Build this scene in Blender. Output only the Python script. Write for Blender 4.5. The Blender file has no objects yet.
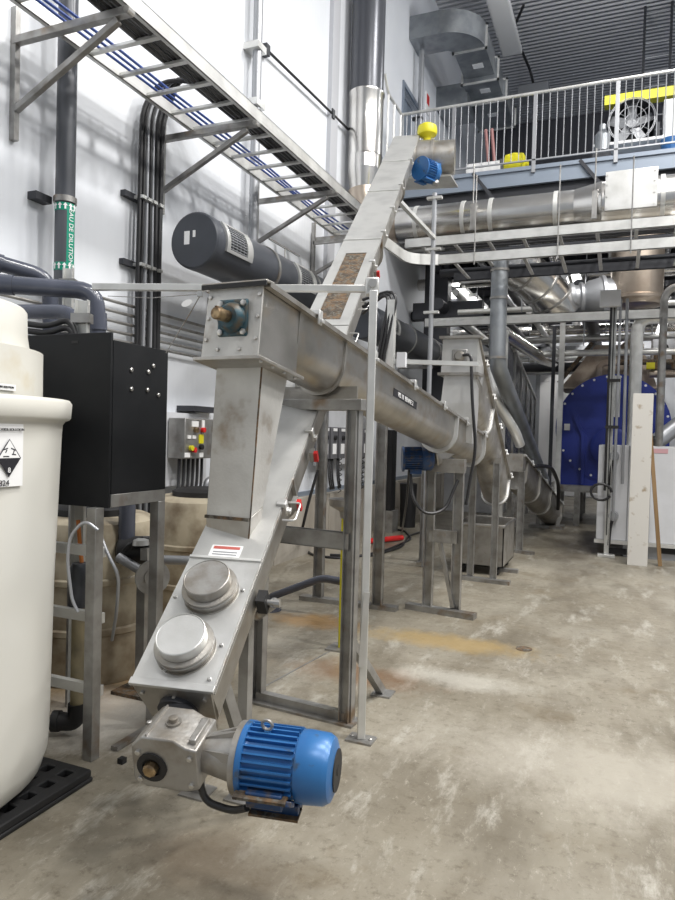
import bpy, bmesh, math, random
from mathutils import Vector as V, Matrix
R = math.radians
random.seed(4)
scn = bpy.context.scene
col = scn.collection
Z = V((0, 0, 1)); X = V((1, 0, 0)); Y = V((0, 1, 0))

# ---------------------------------------------------------------- camera (position measured from the photo)
EYE = V((0, 0, 1.55)); FPX = 676.0
yaw, pit, rol = R(22.5), R(1.27), 0.027
f0 = V((-math.sin(yaw), math.cos(yaw), 0)); r0 = V((math.cos(yaw), math.sin(yaw), 0))
FW = f0*math.cos(pit) - Z*math.sin(pit); U0 = Z*math.cos(pit) + f0*math.sin(pit)
RT = r0*math.cos(rol) + U0*math.sin(rol); UP = U0*math.cos(rol) - r0*math.sin(rol)
cd = bpy.data.cameras.new('camera'); cam = bpy.data.objects.new('camera', cd); col.objects.link(cam)
cam.matrix_world = Matrix(((RT.x, UP.x, -FW.x, EYE.x), (RT.y, UP.y, -FW.y, EYE.y), (RT.z, UP.z, -FW.z, EYE.z), (0, 0, 0, 1)))
cd.lens = FPX/900*36; cd.sensor_width = 36; cd.clip_start = .05; cd.clip_end = 200
scn.camera = cam

def ray(px, py): return FW + RT*((px-337.5)/FPX) + UP*((450-py)/FPX)
def P(px, py, d): return EYE + ray(px, py)*d
def PZ(px, py, z=0):
    r = ray(px, py); return EYE + r*((z-EYE.z)/r.z)
def PX(px, py, x):
    r = ray(px, py); return EYE + r*(x/r.x)
def PY(px, py, y):
    r = ray(px, py); return EYE + r*(y/r.y)
def hit(px, py, o, n):
    r = ray(px, py); return EYE + r*((o-EYE).dot(n)/r.dot(n))

# ---------------------------------------------------------------- materials
def mat(name, c, metal=0.0, rough=.5, c2=None, scale=6.0, lo=.42, hi=.62, bump=0.0, bscale=60, stretch=None, spec=None, trans=0, detail=4, c3=None, s3=1.5, lo3=.5, hi3=.7):
    m = bpy.data.materials.new(name); m.use_nodes = True
    nt = m.node_tree; b = nt.nodes['Principled BSDF']
    b.inputs['Base Color'].default_value = (*c, 1); b.inputs['Metallic'].default_value = metal
    b.inputs['Roughness'].default_value = rough
    if spec is not None: b.inputs['Specular IOR Level'].default_value = spec
    if trans: b.inputs['Transmission Weight'].default_value = trans
    tc = nt.nodes.new('ShaderNodeTexCoord'); mp = nt.nodes.new('ShaderNodeMapping')
    nt.links.new(tc.outputs['Object'], mp.inputs[0])
    if stretch: mp.inputs['Scale'].default_value = stretch
    last = None
    def layer(prev, cc, sc, l, h):
        n = nt.nodes.new('ShaderNodeTexNoise'); n.inputs['Scale'].default_value = sc; n.inputs['Detail'].default_value = detail
        nt.links.new(mp.outputs[0], n.inputs['Vector'])
        r = nt.nodes.new('ShaderNodeMapRange'); r.inputs['From Min'].default_value = l; r.inputs['From Max'].default_value = h
        nt.links.new(n.outputs['Fac'], r.inputs['Value'])
        x = nt.nodes.new('ShaderNodeMix'); x.data_type = 'RGBA'
        nt.links.new(r.outputs[0], x.inputs['Factor'])
        if prev is None: x.inputs['A'].default_value = (*c, 1)
        else: nt.links.new(prev, x.inputs['A'])
        x.inputs['B'].default_value = (*cc, 1)
        return x.outputs['Result']
    if c2: last = layer(None, c2, scale, lo, hi)
    if c3: last = layer(last, c3, s3, lo3, hi3)
    if last: nt.links.new(last, b.inputs['Base Color'])
    if bump:
        n = nt.nodes.new('ShaderNodeTexNoise'); n.inputs['Scale'].default_value = bscale; n.inputs['Detail'].default_value = 3
        nt.links.new(mp.outputs[0], n.inputs['Vector'])
        bp = nt.nodes.new('ShaderNodeBump'); bp.inputs['Strength'].default_value = bump; bp.inputs['Distance'].default_value = .01
        nt.links.new(n.outputs['Fac'], bp.inputs['Height']); nt.links.new(bp.outputs[0], b.inputs['Normal'])
    return m
def emis(name, c, s):
    m = bpy.data.materials.new(name); m.use_nodes = True; nt = m.node_tree
    b = nt.nodes['Principled BSDF']; b.inputs['Base Color'].default_value = (*c, 1)
    b.inputs['Emission Color'].default_value = (*c, 1); b.inputs['Emission Strength'].default_value = s
    return m
def ribbed(name, c, axis, freq, strength, metal=0, rough=.5, c2=None, dist=.02):
    m = mat(name, c, metal, rough, c2, scale=.6)
    nt = m.node_tree; b = nt.nodes['Principled BSDF']
    g = nt.nodes.new('ShaderNodeNewGeometry'); w = nt.nodes.new('ShaderNodeTexWave')
    w.bands_direction = axis; w.inputs['Scale'].default_value = freq
    nt.links.new(g.outputs['Position'], w.inputs['Vector'])
    bp = nt.nodes.new('ShaderNodeBump'); bp.inputs['Strength'].default_value = strength; bp.inputs['Distance'].default_value = dist
    nt.links.new(w.outputs['Fac'], bp.inputs['Height']); nt.links.new(bp.outputs[0], b.inputs['Normal'])
    return m
M = {}
M['wall'] = ribbed('white_wall_panel', (.80, .825, .865), 'Y', 4, .05, 0, .35, (.74, .765, .81))
M['ceil'] = ribbed('corrugated_deck', (.62, .62, .64), 'Y', 2.2, .8, 0, .5, None, .06)
M['conc_wall'] = mat('concrete_wall', (.40, .37, .32), 0, .8, (.28, .25, .21), 2.5, .4, .7, .3, 20, (1, 1, .4))
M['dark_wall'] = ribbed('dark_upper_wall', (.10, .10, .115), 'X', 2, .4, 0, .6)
M['bluegrey'] = mat('blue_grey_steel_paint', (.23, .27, .33), .2, .4)
M['darksteel'] = mat('dark_painted_steel', (.05, .052, .06), .3, .5)
M['ss'] = mat('brushed_stainless_steel', (.55, .53, .50), 1, .36, (.36, .345, .32), 3, .4, .7, .08, 200, (1, 1, 1), c3=(.45, .40, .34), s3=9)
M['ss2'] = mat('weathered_stainless_steel', (.46, .445, .42), .85, .42, (.30, .28, .25), 5, .4, .68, .1, 90, c3=(.34, .30, .25), s3=14, lo3=.55, hi3=.75)
M['sspost'] = mat('grey_steel_section', (.40, .395, .385), .7, .40, (.25, .24, .225), 8, .4, .7, .1, 80, c3=(.24, .17, .11), s3=5, lo3=.6, hi3=.75)
M['plate'] = mat('pale_stainless_plate', (.66, .66, .65), .65, .38, (.50, .50, .48), 4, .45, .72, .05, 120)
M['cover'] = mat('white_zinc_cover', (.52, .52, .505), .5, .42, (.42, .42, .41), 5, .45, .7, .04, 100)
M['dirtyplate'] = mat('dirty_chute_steel', (.60, .595, .57), .3, .45, (.46, .45, .43), 4, .35, .65, .15, 60, c3=(.26, .21, .16), s3=7, lo3=.6, hi3=.78)
M['tray'] = mat('aluminium_tray', (.74, .74, .72), .6, .38, (.62, .62, .60), 5)
M['clad'] = mat('insulation_cladding', (.74, .73, .71), 1, .24, (.6, .58, .55), 2.5, .4, .7, .12, 6)
M['clad2'] = mat('tarnished_cladding', (.50, .43, .36), .9, .35, (.38, .31, .25), 2.5, .4, .7, .1, 8)
M['ductgalv'] = mat('galvanised_duct', (.36, .38, .40), .8, .42, (.27, .29, .31), 4)
M['ductdark'] = mat('dark_grey_duct', (.085, .09, .105), .35, .3)
M['cyl'] = mat('charcoal_blower_paint', (.060, .066, .080), .1, .38, (.05, .055, .066), 3)
M['white'] = mat('white_paint', (.80, .80, .80), 0, .4)
M['blackplastic'] = mat('black_plastic', (.010, .011, .013), 0, .6, (.014, .015, .017), 5, spec=.25)
M['rubber'] = mat('black_rubber', (.014, .014, .015), 0, .6)
M['cable'] = mat('black_cable', (.02, .02, .022), 0, .4)
M['bluecable'] = mat('blue_cable', (.03, .07, .28), 0, .4)
M['pvc'] = mat('grey_plastic_pipe', (.075, .083, .11), 0, .22, (.095, .103, .135), 3)
M['pipeblack'] = mat('dark_grey_wall_pipe', (.07, .075, .085), .1, .3, (.10, .105, .12), 4, stretch=(1, 1, .2))
M['conduit'] = mat('grey_conduit', (.36, .37, .39), .5, .4)
M['poly'] = mat('ivory_polyethylene', (.70, .69, .64), 0, .38, (.67, .655, .595), 1.5, .4, .7, c3=(.62, .57, .46), s3=5, lo3=.66, hi3=.8)
M['dirtypoly'] = mat('dirty_polyethylene', (.48, .42, .31), 0, .5, (.22, .17, .11), 5, .42, .66)
M['green'] = mat('green_label', (.0, .27, .17), 0, .4)
M['label'] = mat('label_paper', (.85, .85, .85), 0, .5)
M['ink'] = mat('black_ink', (.015, .015, .02), 0, .5)
M['blue'] = mat('blue_motor_enamel', (.025, .12, .33), .1, .32, (.03, .15, .38), 6, c3=(.05, .09, .16), s3=16, lo3=.62, hi3=.7)
M['bluedirty'] = mat('dark_blue_enamel', (.015, .05, .14), .2, .4, (.10, .08, .06), 25, .5, .68)
M['teal'] = mat('teal_bearing_paint', (.025, .075, .10), .2, .45, (.10, .08, .055), 22, .46, .66)
M['boiler'] = mat('boiler_blue', (.026, .046, .29), .1, .4, (.02, .036, .23), 2)
M['alu'] = mat('cast_aluminium', (.38, .37, .355), .7, .42, (.24, .215, .18), 9, .45, .7, .15, 60, c3=(.25, .19, .11), s3=4, lo3=.62, hi3=.75)
M['brass'] = mat('worn_brass', (.42, .31, .18), 1, .4, (.16, .11, .07), 24)
M['rust'] = mat('rusty_debris', (.15, .09, .045), 0, .85, (.05, .04, .03), 18, .4, .6, .6, 60, c3=(.13, .12, .10), s3=45, lo3=.5, hi3=.62)
M['rustfloor'] = mat('rust_stain', (.42, .25, .10), 0, .85, (.50, .38, .22), 8)
M['yellow'] = mat('yellow_plastic', (.66, .60, .02), 0, .4)
M['red'] = mat('red_plastic', (.60, .02, .02), 0, .4)
M['wood'] = mat('brown_lumber', (.27, .17, .08), 0, .7, (.20, .12, .05), 12, stretch=(1, 1, .1))
M['board'] = mat('stained_white_board', (.62, .60, .56), 0, .6, (.35, .28, .20), 9, .6, .72)
M['whitebox'] = mat('white_container_panel', (.66, .67, .70), 0, .4, (.60, .61, .63), 3)
M['cream'] = mat('cream_insulation', (.50, .42, .34), .1, .6, (.38, .30, .24), 5)
M['netting'] = ribbed('dark_curtain_sheet', (.035, .04, .055), 'Y', 4, .4, 0, .25)
M['glow'] = emis('lamp_diffuser', (1, .99, .97), 9)
M['screw'] = mat('bolt_steel', (.55, .54, .52), .9, .35)
M['greenp'] = mat('green_plastic', (.02, .25, .12), 0, .4)

# concrete floor
def floor_mat():
    m = bpy.data.materials.new('worn_concrete_floor'); m.use_nodes = True; nt = m.node_tree; b = nt.nodes['Principled BSDF']
    g = nt.nodes.new('ShaderNodeNewGeometry')
    def noise(s, d=6, st=None, rough=.6):
        n = nt.nodes.new('ShaderNodeTexNoise'); n.inputs['Scale'].default_value = s; n.inputs['Detail'].default_value = d; n.inputs['Roughness'].default_value = rough
        if st:
            mp = nt.nodes.new('ShaderNodeMapping'); mp.inputs['Scale'].default_value = st; mp.inputs['Rotation'].default_value = (0, 0, R(35))
            nt.links.new(g.outputs['Position'], mp.inputs[0]); nt.links.new(mp.outputs[0], n.inputs['Vector'])
        else: nt.links.new(g.outputs['Position'], n.inputs['Vector'])
        return n
    def rng(o, a, c_, lo=0, hi=1):
        r = nt.nodes.new('ShaderNodeMapRange'); r.inputs['From Min'].default_value = a; r.inputs['From Max'].default_value = c_
        r.inputs['To Min'].default_value = lo; r.inputs['To Max'].default_value = hi
        nt.links.new(o, r.inputs['Value']); return r.outputs[0]
    def mix(fac, A, B):
        x = nt.nodes.new('ShaderNodeMix'); x.data_type = 'RGBA'; nt.links.new(fac, x.inputs['Factor'])
        for k, v in (('A', A), ('B', B)):
            if isinstance(v, tuple): x.inputs[k].default_value = (*v, 1)
            else: nt.links.new(v, x.inputs[k])
        return x.outputs['Result']
    c = mix(rng(noise(.8, 8).outputs[0], .35, .65), (.21, .185, .14), (.31, .285, .232))
    c = mix(rng(noise(2.2, 8, (1, .45, 1)).outputs[0], .45, .7), c, (.145, .125, .092))
    c = mix(rng(noise(5, 8, (1, .3, 1), .75).outputs[0], .54, .68), c, (.40, .38, .33))
    c = mix(rng(noise(16, 6, None, .8).outputs[0], .52, .72), c, (.12, .10, .07))
    c = mix(rng(noise(26, 8, (1, .5, 1), .85).outputs[0], .56, .70), c, (.42, .39, .33))
    c = mix(rng(noise(1.7, 8, None, .7).outputs[0], .56, .70, 0, .6), c, (.14, .105, .06))
    # ochre process stains, with plain dark and pale patches, around the screw conveyors: shaped patches at fixed places
    sp = nt.nodes.new('ShaderNodeSeparateXYZ'); nt.links.new(g.outputs['Position'], sp.inputs[0])
    def blob(cx, cy, rx, ry, colr, amt=1.0):
        nonlocal c
        v = nt.nodes.new('ShaderNodeVectorMath'); v.operation = 'SUBTRACT'; nt.links.new(g.outputs['Position'], v.inputs[0]); v.inputs[1].default_value = (cx, cy, 0)
        s = nt.nodes.new('ShaderNodeVectorMath'); s.operation = 'DIVIDE'; nt.links.new(v.outputs[0], s.inputs[0]); s.inputs[1].default_value = (rx, ry, 1)
        l = nt.nodes.new('ShaderNodeVectorMath'); l.operation = 'LENGTH'; nt.links.new(s.outputs[0], l.inputs[0])
        n = noise(5, 10, (1, .6, 1), .8); a = nt.nodes.new('ShaderNodeMath'); a.operation = 'MULTIPLY_ADD'
        nt.links.new(n.outputs[0], a.inputs[0]); a.inputs[1].default_value = 2.2; nt.links.new(l.outputs['Value'], a.inputs[2])
        c = mix(rng(a.outputs[0], 1.45, 2.15, amt, 0), c, colr)
    blob(-2.25, 5.1, .50, .25, (.30, .18, .07), .85); blob(-1.15, 5.05, .8, .24, (.34, .24, .10), .75)
    blob(-1.5, 4.1, .55, .25, (.17, .10, .055), .8); blob(-2.9, 3.4, .7, .9, (.40, .26, .12), .8)
    blob(-2.5, 2.9, .6, .5, (.62, .60, .56), .6); blob(-1.3, 2.05, .35, .22, (.12, .09, .06), .6)  # a pale patch, then a dark brown one below the gearbox
    blob(-2.1, 3.0, .25, .3, (.20, .14, .09), .7); blob(-.9, 4.3, .5, .2, (.58, .56, .5), .5)
    blob(0.1, 3.4, 1.3, .5, (.46, .43, .37), .5); blob(-2.4, 3.9, .5, .3, (.50, .44, .34), .6); blob(-1.55, 2.75, .4, .3, (.28, .22, .14), .5)
    nt.links.new(c, b.inputs['Base Color'])
    nt.links.new(rng(noise(3, 5).outputs[0], .3, .7, .30, .52), b.inputs['Roughness'])
    bp = nt.nodes.new('ShaderNodeBump'); bp.inputs['Strength'].default_value = .35; bp.inputs['Distance'].default_value = .01
    nt.links.new(noise(14, 8).outputs[0], bp.inputs['Height']); nt.links.new(bp.outputs[0], b.inputs['Normal'])
    return m
M['floor'] = floor_mat()

# ---------------------------------------------------------------- mesh builder
class MB:
    def __init__(s): s.v = []; s.f = []
    def add(s, vs, fs):
        k = len(s.v); s.v += [V(a) for a in vs]; s.f += [tuple(i+k for i in f) for f in fs]; return s
    def obox(s, c, ax, ay, az):           # centre and three half vectors
        vs = [c+ax*i+ay*j+az*k for i in (-1, 1) for j in (-1, 1) for k in (-1, 1)]
        fs = [(0, 1, 3, 2), (4, 6, 7, 5), (0, 4, 5, 1), (2, 3, 7, 6), (0, 2, 6, 4), (1, 5, 7, 3)]
        if ax.cross(ay).dot(az) < 0: fs = [f[::-1] for f in fs]
        return s.add(vs, fs)
    def box(s, lo, hi):
        lo = V(lo); hi = V(hi); h = (hi-lo)/2
        return s.obox((lo+hi)/2, X*h.x, Y*h.y, Z*h.z)
    def bar(s, p, q, w, h=None, side=None):
        h = h or w; d = q-p; dn = d.normalized()
        sd = side if side is not None else (dn.cross(Z) if abs(dn.z) < .95 else X)
        sd = (sd - dn*sd.dot(dn)).normalized(); n = sd.cross(dn)
        return s.obox((p+q)/2, sd*w/2, d/2, n*h/2)
    def chan(s, p, q, w, h, t=.006, side=None, open_side=1):   # C-section: web + two flanges
        dn = (q-p).normalized(); sd = side if side is not None else (dn.cross(Z) if abs(dn.z) < .95 else X)
        sd = (sd - dn*sd.dot(dn)).normalized(); n = sd.cross(dn)
        s.obox((p+q)/2 - n*(h/2-t/2)*open_side, sd*w/2, (q-p)/2, n*t/2)
        for k in (-1, 1): s.obox((p+q)/2 + sd*k*(w/2-t/2), sd*t/2, (q-p)/2, n*h/2)
        return s
    def tube(s, pts, r, seg=12, cap=True):
        pts = [V(p) for p in pts]; n = len(pts); k = len(s.v)
        t0 = (pts[1]-pts[0]).normalized(); a = t0.orthogonal().normalized()
        for i, p in enumerate(pts):
            t = (pts[min(i+1, n-1)]-pts[max(i-1, 0)]).normalized()
            a = (a - t*a.dot(t)).normalized(); b = t.cross(a)
            rr = r[i] if isinstance(r, (list, tuple)) else r
            for j in range(seg):
                th = 2*math.pi*j/seg; s.v.append(p + a*math.cos(th)*rr + b*math.sin(th)*rr)
        for i in range(n-1):
            for j in range(seg):
                a0 = k+i*seg+j; a1 = k+i*seg+(j+1) % seg
                s.f.append((a0, a1, a1+seg, a0+seg))
        if cap:
            s.f.append(tuple(k+j for j in range(seg))[::-1]); s.f.append(tuple(k+(n-1)*seg+j for j in range(seg)))
        return s
    def cyl(s, p, q, r, r2=None, seg=20): return s.tube([p, q], [r, r if r2 is None else r2], seg)
    def lathe(s, o, ax, prof, seg=40):    # prof: list of (distance along axis, radius)
        ax = ax.normalized(); pts = [o+ax*t for t, r in prof]; k = len(s.v)
        a = ax.orthogonal().normalized(); b = ax.cross(a)
        for (t, r) in prof:
            for j in range(seg):
                th = 2*math.pi*j/seg; s.v.append(o+ax*t+a*math.cos(th)*max(r, 1e-4)+b*math.sin(th)*max(r, 1e-4))
        for i in range(len(prof)-1):
            for j in range(seg):
                a0 = k+i*seg+j; a1 = k+i*seg+(j+1) % seg; s.f.append((a0, a1, a1+seg, a0+seg))
        s.f.append(tuple(k+j for j in range(seg))[::-1]); s.f.append(tuple(k+(len(prof)-1)*seg+j for j in range(seg)))
        return s
    def loft(s, rings, cap=True):
        k = len(s.v); m = len(rings[0])
        for r in rings: s.v += [V(p) for p in r]
        for i in range(len(rings)-1):
            for j in range(m):
                a0 = k+i*m+j; a1 = k+i*m+(j+1) % m; s.f.append((a0, a1, a1+m, a0+m))
        if cap: s.f.append(tuple(k+j for j in range(m))[::-1]); s.f.append(tuple(k+(len(rings)-1)*m+j for j in range(m)))
        return s
    def prism(s, poly, ext):              # polygon of 3D points extruded by a vector
        return s.loft([poly, [p+ext for p in poly]])
    def build(s, name, m, parent=None, bev=0, sharp=35, solid=0):
        me = bpy.data.meshes.new(name)
        if parent is not None: o0 = parent['_w'] if '_w' in parent else (0, 0, 0); o0 = V(o0)
        else:
            o0 = V((sum(p.x for p in s.v)/len(s.v), sum(p.y for p in s.v)/len(s.v), min(p.z for p in s.v)))
        me.from_pydata([p-o0 for p in s.v], [], s.f)
        bm = bmesh.new(); bm.from_mesh(me); bmesh.ops.recalc_face_normals(bm, faces=bm.faces); bm.to_mesh(me); bm.free()
        me.polygons.foreach_set('use_smooth', [True]*len(me.polygons)); me.set_sharp_from_angle(angle=R(sharp))
        me.materials.append(M[m] if isinstance(m, str) else m)
        ob = bpy.data.objects.new(name, me); col.objects.link(ob)
        if parent is not None: ob.parent = parent
        else: ob.location = o0
        ob['_w'] = tuple(o0)
        if solid:
            md = ob.modifiers.new('solid', 'SOLIDIFY'); md.thickness = solid
        if bev:
            md = ob.modifiers.new('bevel', 'BEVEL'); md.width = bev; md.segments = 2; md.limit_method = 'ANGLE'; md.angle_limit = R(40)
        return ob
def tag(o, label=None, cat=None, group=None, kind=None):
    if label: o['label'] = label
    if cat: o['category'] = cat
    if group: o['group'] = group
    if kind: o['kind'] = kind
    return o
def thing(name, loc, label, cat, group=None):
    o = bpy.data.objects.new(name, None); col.objects.link(o); o.location = V(loc); o.empty_display_size = .1
    o['_w'] = tuple(V(loc)); return tag(o, label, cat, group)
def struct(mb, name, m, **k): return tag(mb.build(name, m, **k), kind='structure')
def children(o): return [c for c in bpy.data.objects if c.parent is o]
def copy_tree(o, parent=None):
    c = o.copy(); col.objects.link(c); c.parent = parent
    for ch in children(o): copy_tree(ch, c)
    return c
def place(o, loc, label=None):
    c = copy_tree(o); c.location = V(loc)
    if label: c['label'] = label
    return c
def text(name, body, size, o, xd, yd, m, parent, depth=.001, align='CENTER'):
    cu = bpy.data.curves.new(name, 'FONT'); cu.body = body; cu.size = size; cu.extrude = depth; cu.align_x = align; cu.align_y = 'CENTER'
    t = bpy.data.objects.new(name, cu); col.objects.link(t)
    me = bpy.data.meshes.new_from_object(t.evaluated_get(bpy.context.evaluated_depsgraph_get()))
    bpy.data.objects.remove(t); me.materials.clear(); me.materials.append(M[m])
    xd = xd.normalized(); yd = (yd-xd*yd.dot(xd)).normalized(); zd = xd.cross(yd); pw = V(parent['_w'])
    for v in me.vertices: c = v.co.copy(); v.co = o + xd*c.x + yd*c.y + zd*c.z - pw
    ob = bpy.data.objects.new(name, me); col.objects.link(ob); ob.parent = parent; ob['_w'] = tuple(pw); return ob
def arc(c, a, b, r, t0, t1, n=8):          # points on an arc in the plane of unit vectors a, b
    return [c + a*math.cos(t0+(t1-t0)*i/n)*r + b*math.sin(t0+(t1-t0)*i/n)*r for i in range(n+1)]
def bend(pts, r, n=6):                      # round the corners of a polyline
    pts = [V(p) for p in pts]; out = [pts[0]]
    for i in range(1, len(pts)-1):
        a, p, b = pts[i-1], pts[i], pts[i+1]
        u = (a-p); w = (b-p); rr = min(r, u.length*.49, w.length*.49)
        p0 = p+u.normalized()*rr; p1 = p+w.normalized()*rr
        for k in range(n+1):
            t = k/n; out.append(p0*(1-t)**2 + p*2*t*(1-t) + p1*t*t)
    return out + [pts[-1]]
def sag(a, b, drop, n=12): return [a.lerp(b, i/n) - Z*drop*4*(i/n)*(1-i/n) for i in range(n+1)]
# ---------------------------------------------------------------- the setting
WX = -3.8; CX = -3.67; HC = 10.6; YB = 20.0; MY = 10.75; MZ = 5.74
struct(MB().box((-4.2, -3, -.2), (10, 21, 0)), 'floor', 'floor')
# left wall with a personnel door opening upstairs
d0 = PX(403, 100, WX); DY0 = d0.y; DY1 = PX(418, 100, WX).y; DZ1 = MZ+2.15
wl = MB().box((-4.05, -3, 0), (WX, DY0, HC)).box((-4.05, DY1, 0), (WX, YB, HC)).box((-4.05, DY0, 0), (WX, DY1, MZ)).box((-4.05, DY0, DZ1), (WX, DY1, HC))
struct(wl, 'wall_left', 'wall')
struct(MB().box((-4.04, DY0, MZ), (-3.9, DY1, DZ1)), 'door_1', 'bluegrey')
struct(MB().box((-3.86, DY0-.07, MZ), (-3.77, DY0, DZ1)).box((-3.86, DY1, MZ), (-3.77, DY1+.07, DZ1)).box((-3.86, DY0-.07, DZ1), (-3.77, DY1+.07, DZ1+.08)), 'trim_1', 'bluegrey')
cu = MB().box((WX, -3, 0), (CX, YB, .74))
for k in range(12): cu.box((CX-.01, k*1.6+.6, 0), (CX+.008, k*1.6+.64, .74))
struct(cu, 'baseboard_left', 'conc_wall')
struct(MB().box((WX, -3, .74), (WX+.03, YB, .80)), 'trim_2', 'bluegrey')
struct(MB().box((-4.05, YB, 0), (10, YB+.2, 5.4)), 'wall_back', 'wall')
struct(MB().box((-4.05, YB, 5.4), (10, YB+.2, HC)), 'wall_back_upper', 'dark_wall')
struct(MB().box((-4.05, -3, HC), (10, YB, HC+.2)), 'ceiling', 'ceil')
struct(MB().box((WX, MY+.02, MZ-.12), (10, YB, MZ)), 'mezzanine_floor', 'bluegrey')
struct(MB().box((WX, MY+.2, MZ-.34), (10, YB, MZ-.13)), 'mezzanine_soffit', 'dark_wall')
eb = MB().box((WX+.1, MY, MZ-.26), (9.5, MY+.06, MZ-.02)).box((WX+.1, MY-.03, MZ-.05), (9.5, MY+.06, MZ)).box((WX+.1, MY, MZ-.02), (9.5, MY+.03, MZ+.02))
struct(eb, 'trim_3', 'bluegrey')
for i, yy in enumerate((12.4, 14.4, 16.4, 18.4)):
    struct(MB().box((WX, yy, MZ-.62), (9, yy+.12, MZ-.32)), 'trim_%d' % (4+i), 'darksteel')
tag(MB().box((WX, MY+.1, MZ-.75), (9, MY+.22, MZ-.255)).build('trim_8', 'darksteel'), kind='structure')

# guard rail
rail = thing('guard_railing', (0, MY, MZ), 'silver metal guard railing with thin balusters along the mezzanine edge', 'railing')
pxs = [454, 535, 617]
RX = [PY(p, 120, MY-.02).x for p in pxs]; step = RX[2]-RX[1]
RX = [RX[0]-step*.98, RX[0], RX[1], RX[2], RX[2]+step, RX[2]+2*step, RX[2]+3*step]
RX[0] = max(RX[0], -3.45)
for x in RX: MB().bar(V((x, MY-.02, MZ-.1)), V((x, MY-.02, MZ+1.1)), .06, .03).build('post', 'conduit', rail, .004)
MB().tube([V((RX[0], MY-.02, MZ+1.1)), V((RX[-1], MY-.02, MZ+1.1))], .025, 10).build('top_rail', 'tray', rail)
MB().bar(V((RX[0], MY-.02, MZ+.09)), V((RX[-1], MY-.02, MZ+.09)), .03, .02).build('bottom_rail', 'conduit', rail)
for a, b in zip(RX, RX[1:]):
    n = 11
    for k in range(1, n):
        x = a+(b-a)*k/n
        if x > 3.2: break
        MB().cyl(V((x, MY-.02, MZ+.09)), V((x, MY-.02, MZ+1.1)), .0075, seg=6).build('baluster', 'conduit', rail)
gate = thing('handrail_return', (-3.45, MY-.6, MZ), 'grey handrail with bent end at the wall beside the mezzanine door', 'railing')
MB().tube(bend([V((-3.45, MY-.02, MZ+1.08)), V((-3.45, MY-.75, MZ+1.08)), V((-3.45, MY-.95, MZ+1.3))], .08), .025, 8).build('rail', 'tray', gate)
for yy in (MY-.1, MY-.45, MY-.75): MB().cyl(V((-3.45, yy, MZ-.25)), V((-3.45, yy, MZ+1.08)), .018, seg=8).build('post', 'tray', gate)
MB().box((-3.8, MY-.8, MZ-.3), (-3.4, MY, MZ-.2)).build('floor_plate', 'bluegrey', gate)

# things on the mezzanine
yb = PY(514, 164, MY+.35)
bk = thing('yellow_bucket', (yb.x, MY+.35, MZ), 'bright yellow container lying behind the railing on the mezzanine', 'bucket')
MB().lathe(V((yb.x-.16, MY+.4, MZ+.2)), X, [(0, .13), (.03, .18), (.16, .2), (.3, .18), (.33, .13)], 20).build('body', 'yellow', bk)
MB().cyl(V((yb.x+.17, MY+.4, MZ+.2)), V((yb.x+.22, MY+.4, MZ+.2)), .06).build('cap', 'yellow', bk)
wt = thing('white_gutter', (PY(480, 165, MY+.2).x, MY+.2, MZ), 'long white plastic channel lying left of the yellow container', 'channel')
a = PY(468, 168, MY+.25).x; b = PY(503, 162, MY+.25).x-.03
MB().box((a, MY+.1, MZ), (b, MY+.2, MZ+.03)).box((a, MY+.1, MZ), (b, MY+.12, MZ+.2)).box((a, MY+.18, MZ), (b, MY+.2, MZ+.16)).build('channel', 'white', wt)
fx = PY(632, 110, 12.3); fn = thing('drum_fan', (fx.x, 12.3, MZ), 'large dark drum fan with wire guard on the mezzanine', 'fan')
fc = V((fx.x, 12.3, MZ+1.05)); rr = .36
MB().lathe(fc+Y*.3, -Y, [(0, rr-.02), (0, rr), (.55, rr), (.55, rr-.02), (.02, rr-.02)], 36).build('housing', 'darksteel', fn)
g = MB()
for q in (.1, .22, .34, rr): g.tube([fc-Y*.28+X*math.cos(t*math.pi/14)*q+Z*math.sin(t*math.pi/14)*q for t in range(29)], .006, 6, False)
for k in range(10):
    th = k*math.pi/5; g.cyl(fc-Y*.28, fc-Y*.28+X*math.cos(th)*rr+Z*math.sin(th)*rr, .004, seg=5)
g.build('wire_guard', 'conduit', fn)
for k in range(5):
    th = k*2*math.pi/5+.3; u = X*math.cos(th)+Z*math.sin(th); w = u.cross(Y)
    MB().obox(fc-Y*.1+u*.2, u*.16, w*.07+Y*.02, Y*.006).build('blade', 'conduit', fn)
MB().cyl(fc, fc-Y*.16, .07).build('hub', 'conduit', fn)
MB().box((fx.x-.42, 12.0, MZ), (fx.x-.37, 12.6, MZ+.95)).build('foot', 'darksteel', fn); MB().box((fx.x+.37, 12.0, MZ), (fx.x+.42, 12.6, MZ+.95)).build('foot', 'darksteel', fn)
bm_ = tag(MB().box((fx.x-.45, 12.9, MZ+1.76), (fx.x+2.2, 13.1, MZ+1.92)).build('crane_beam', 'yellow'), 'yellow horizontal beam behind and above the drum fan', 'beam')
tag(MB().box((fx.x-.3, 12.95, MZ), (fx.x-.2, 13.05, MZ+1.76)).build('beam_upright', 'darksteel'), 'dark upright carrying the left end of the yellow beam', 'upright'); tag(MB().box((fx.x+2.1, 12.95, MZ), (fx.x+2.2, 13.05, MZ+1.76)).build('beam_upright', 'darksteel'), 'dark upright carrying the right end of the yellow beam', 'upright')
cx = PY(664, 100, 12.0)
cb = thing('control_cabinet', (cx.x, 12, MZ), 'pale grey cabinet at the right end of the mezzanine', 'cabinet')
MB().box((cx.x+.0, 11.9, MZ+.25), (cx.x+.6, 12.3, MZ+1.25)).build('body', 'whitebox', cb, .01)
MB().box((cx.x+.0, 11.95, MZ), (cx.x+.6, 12.2, MZ+.25)).build('plinth', 'darksteel', cb)
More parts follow.
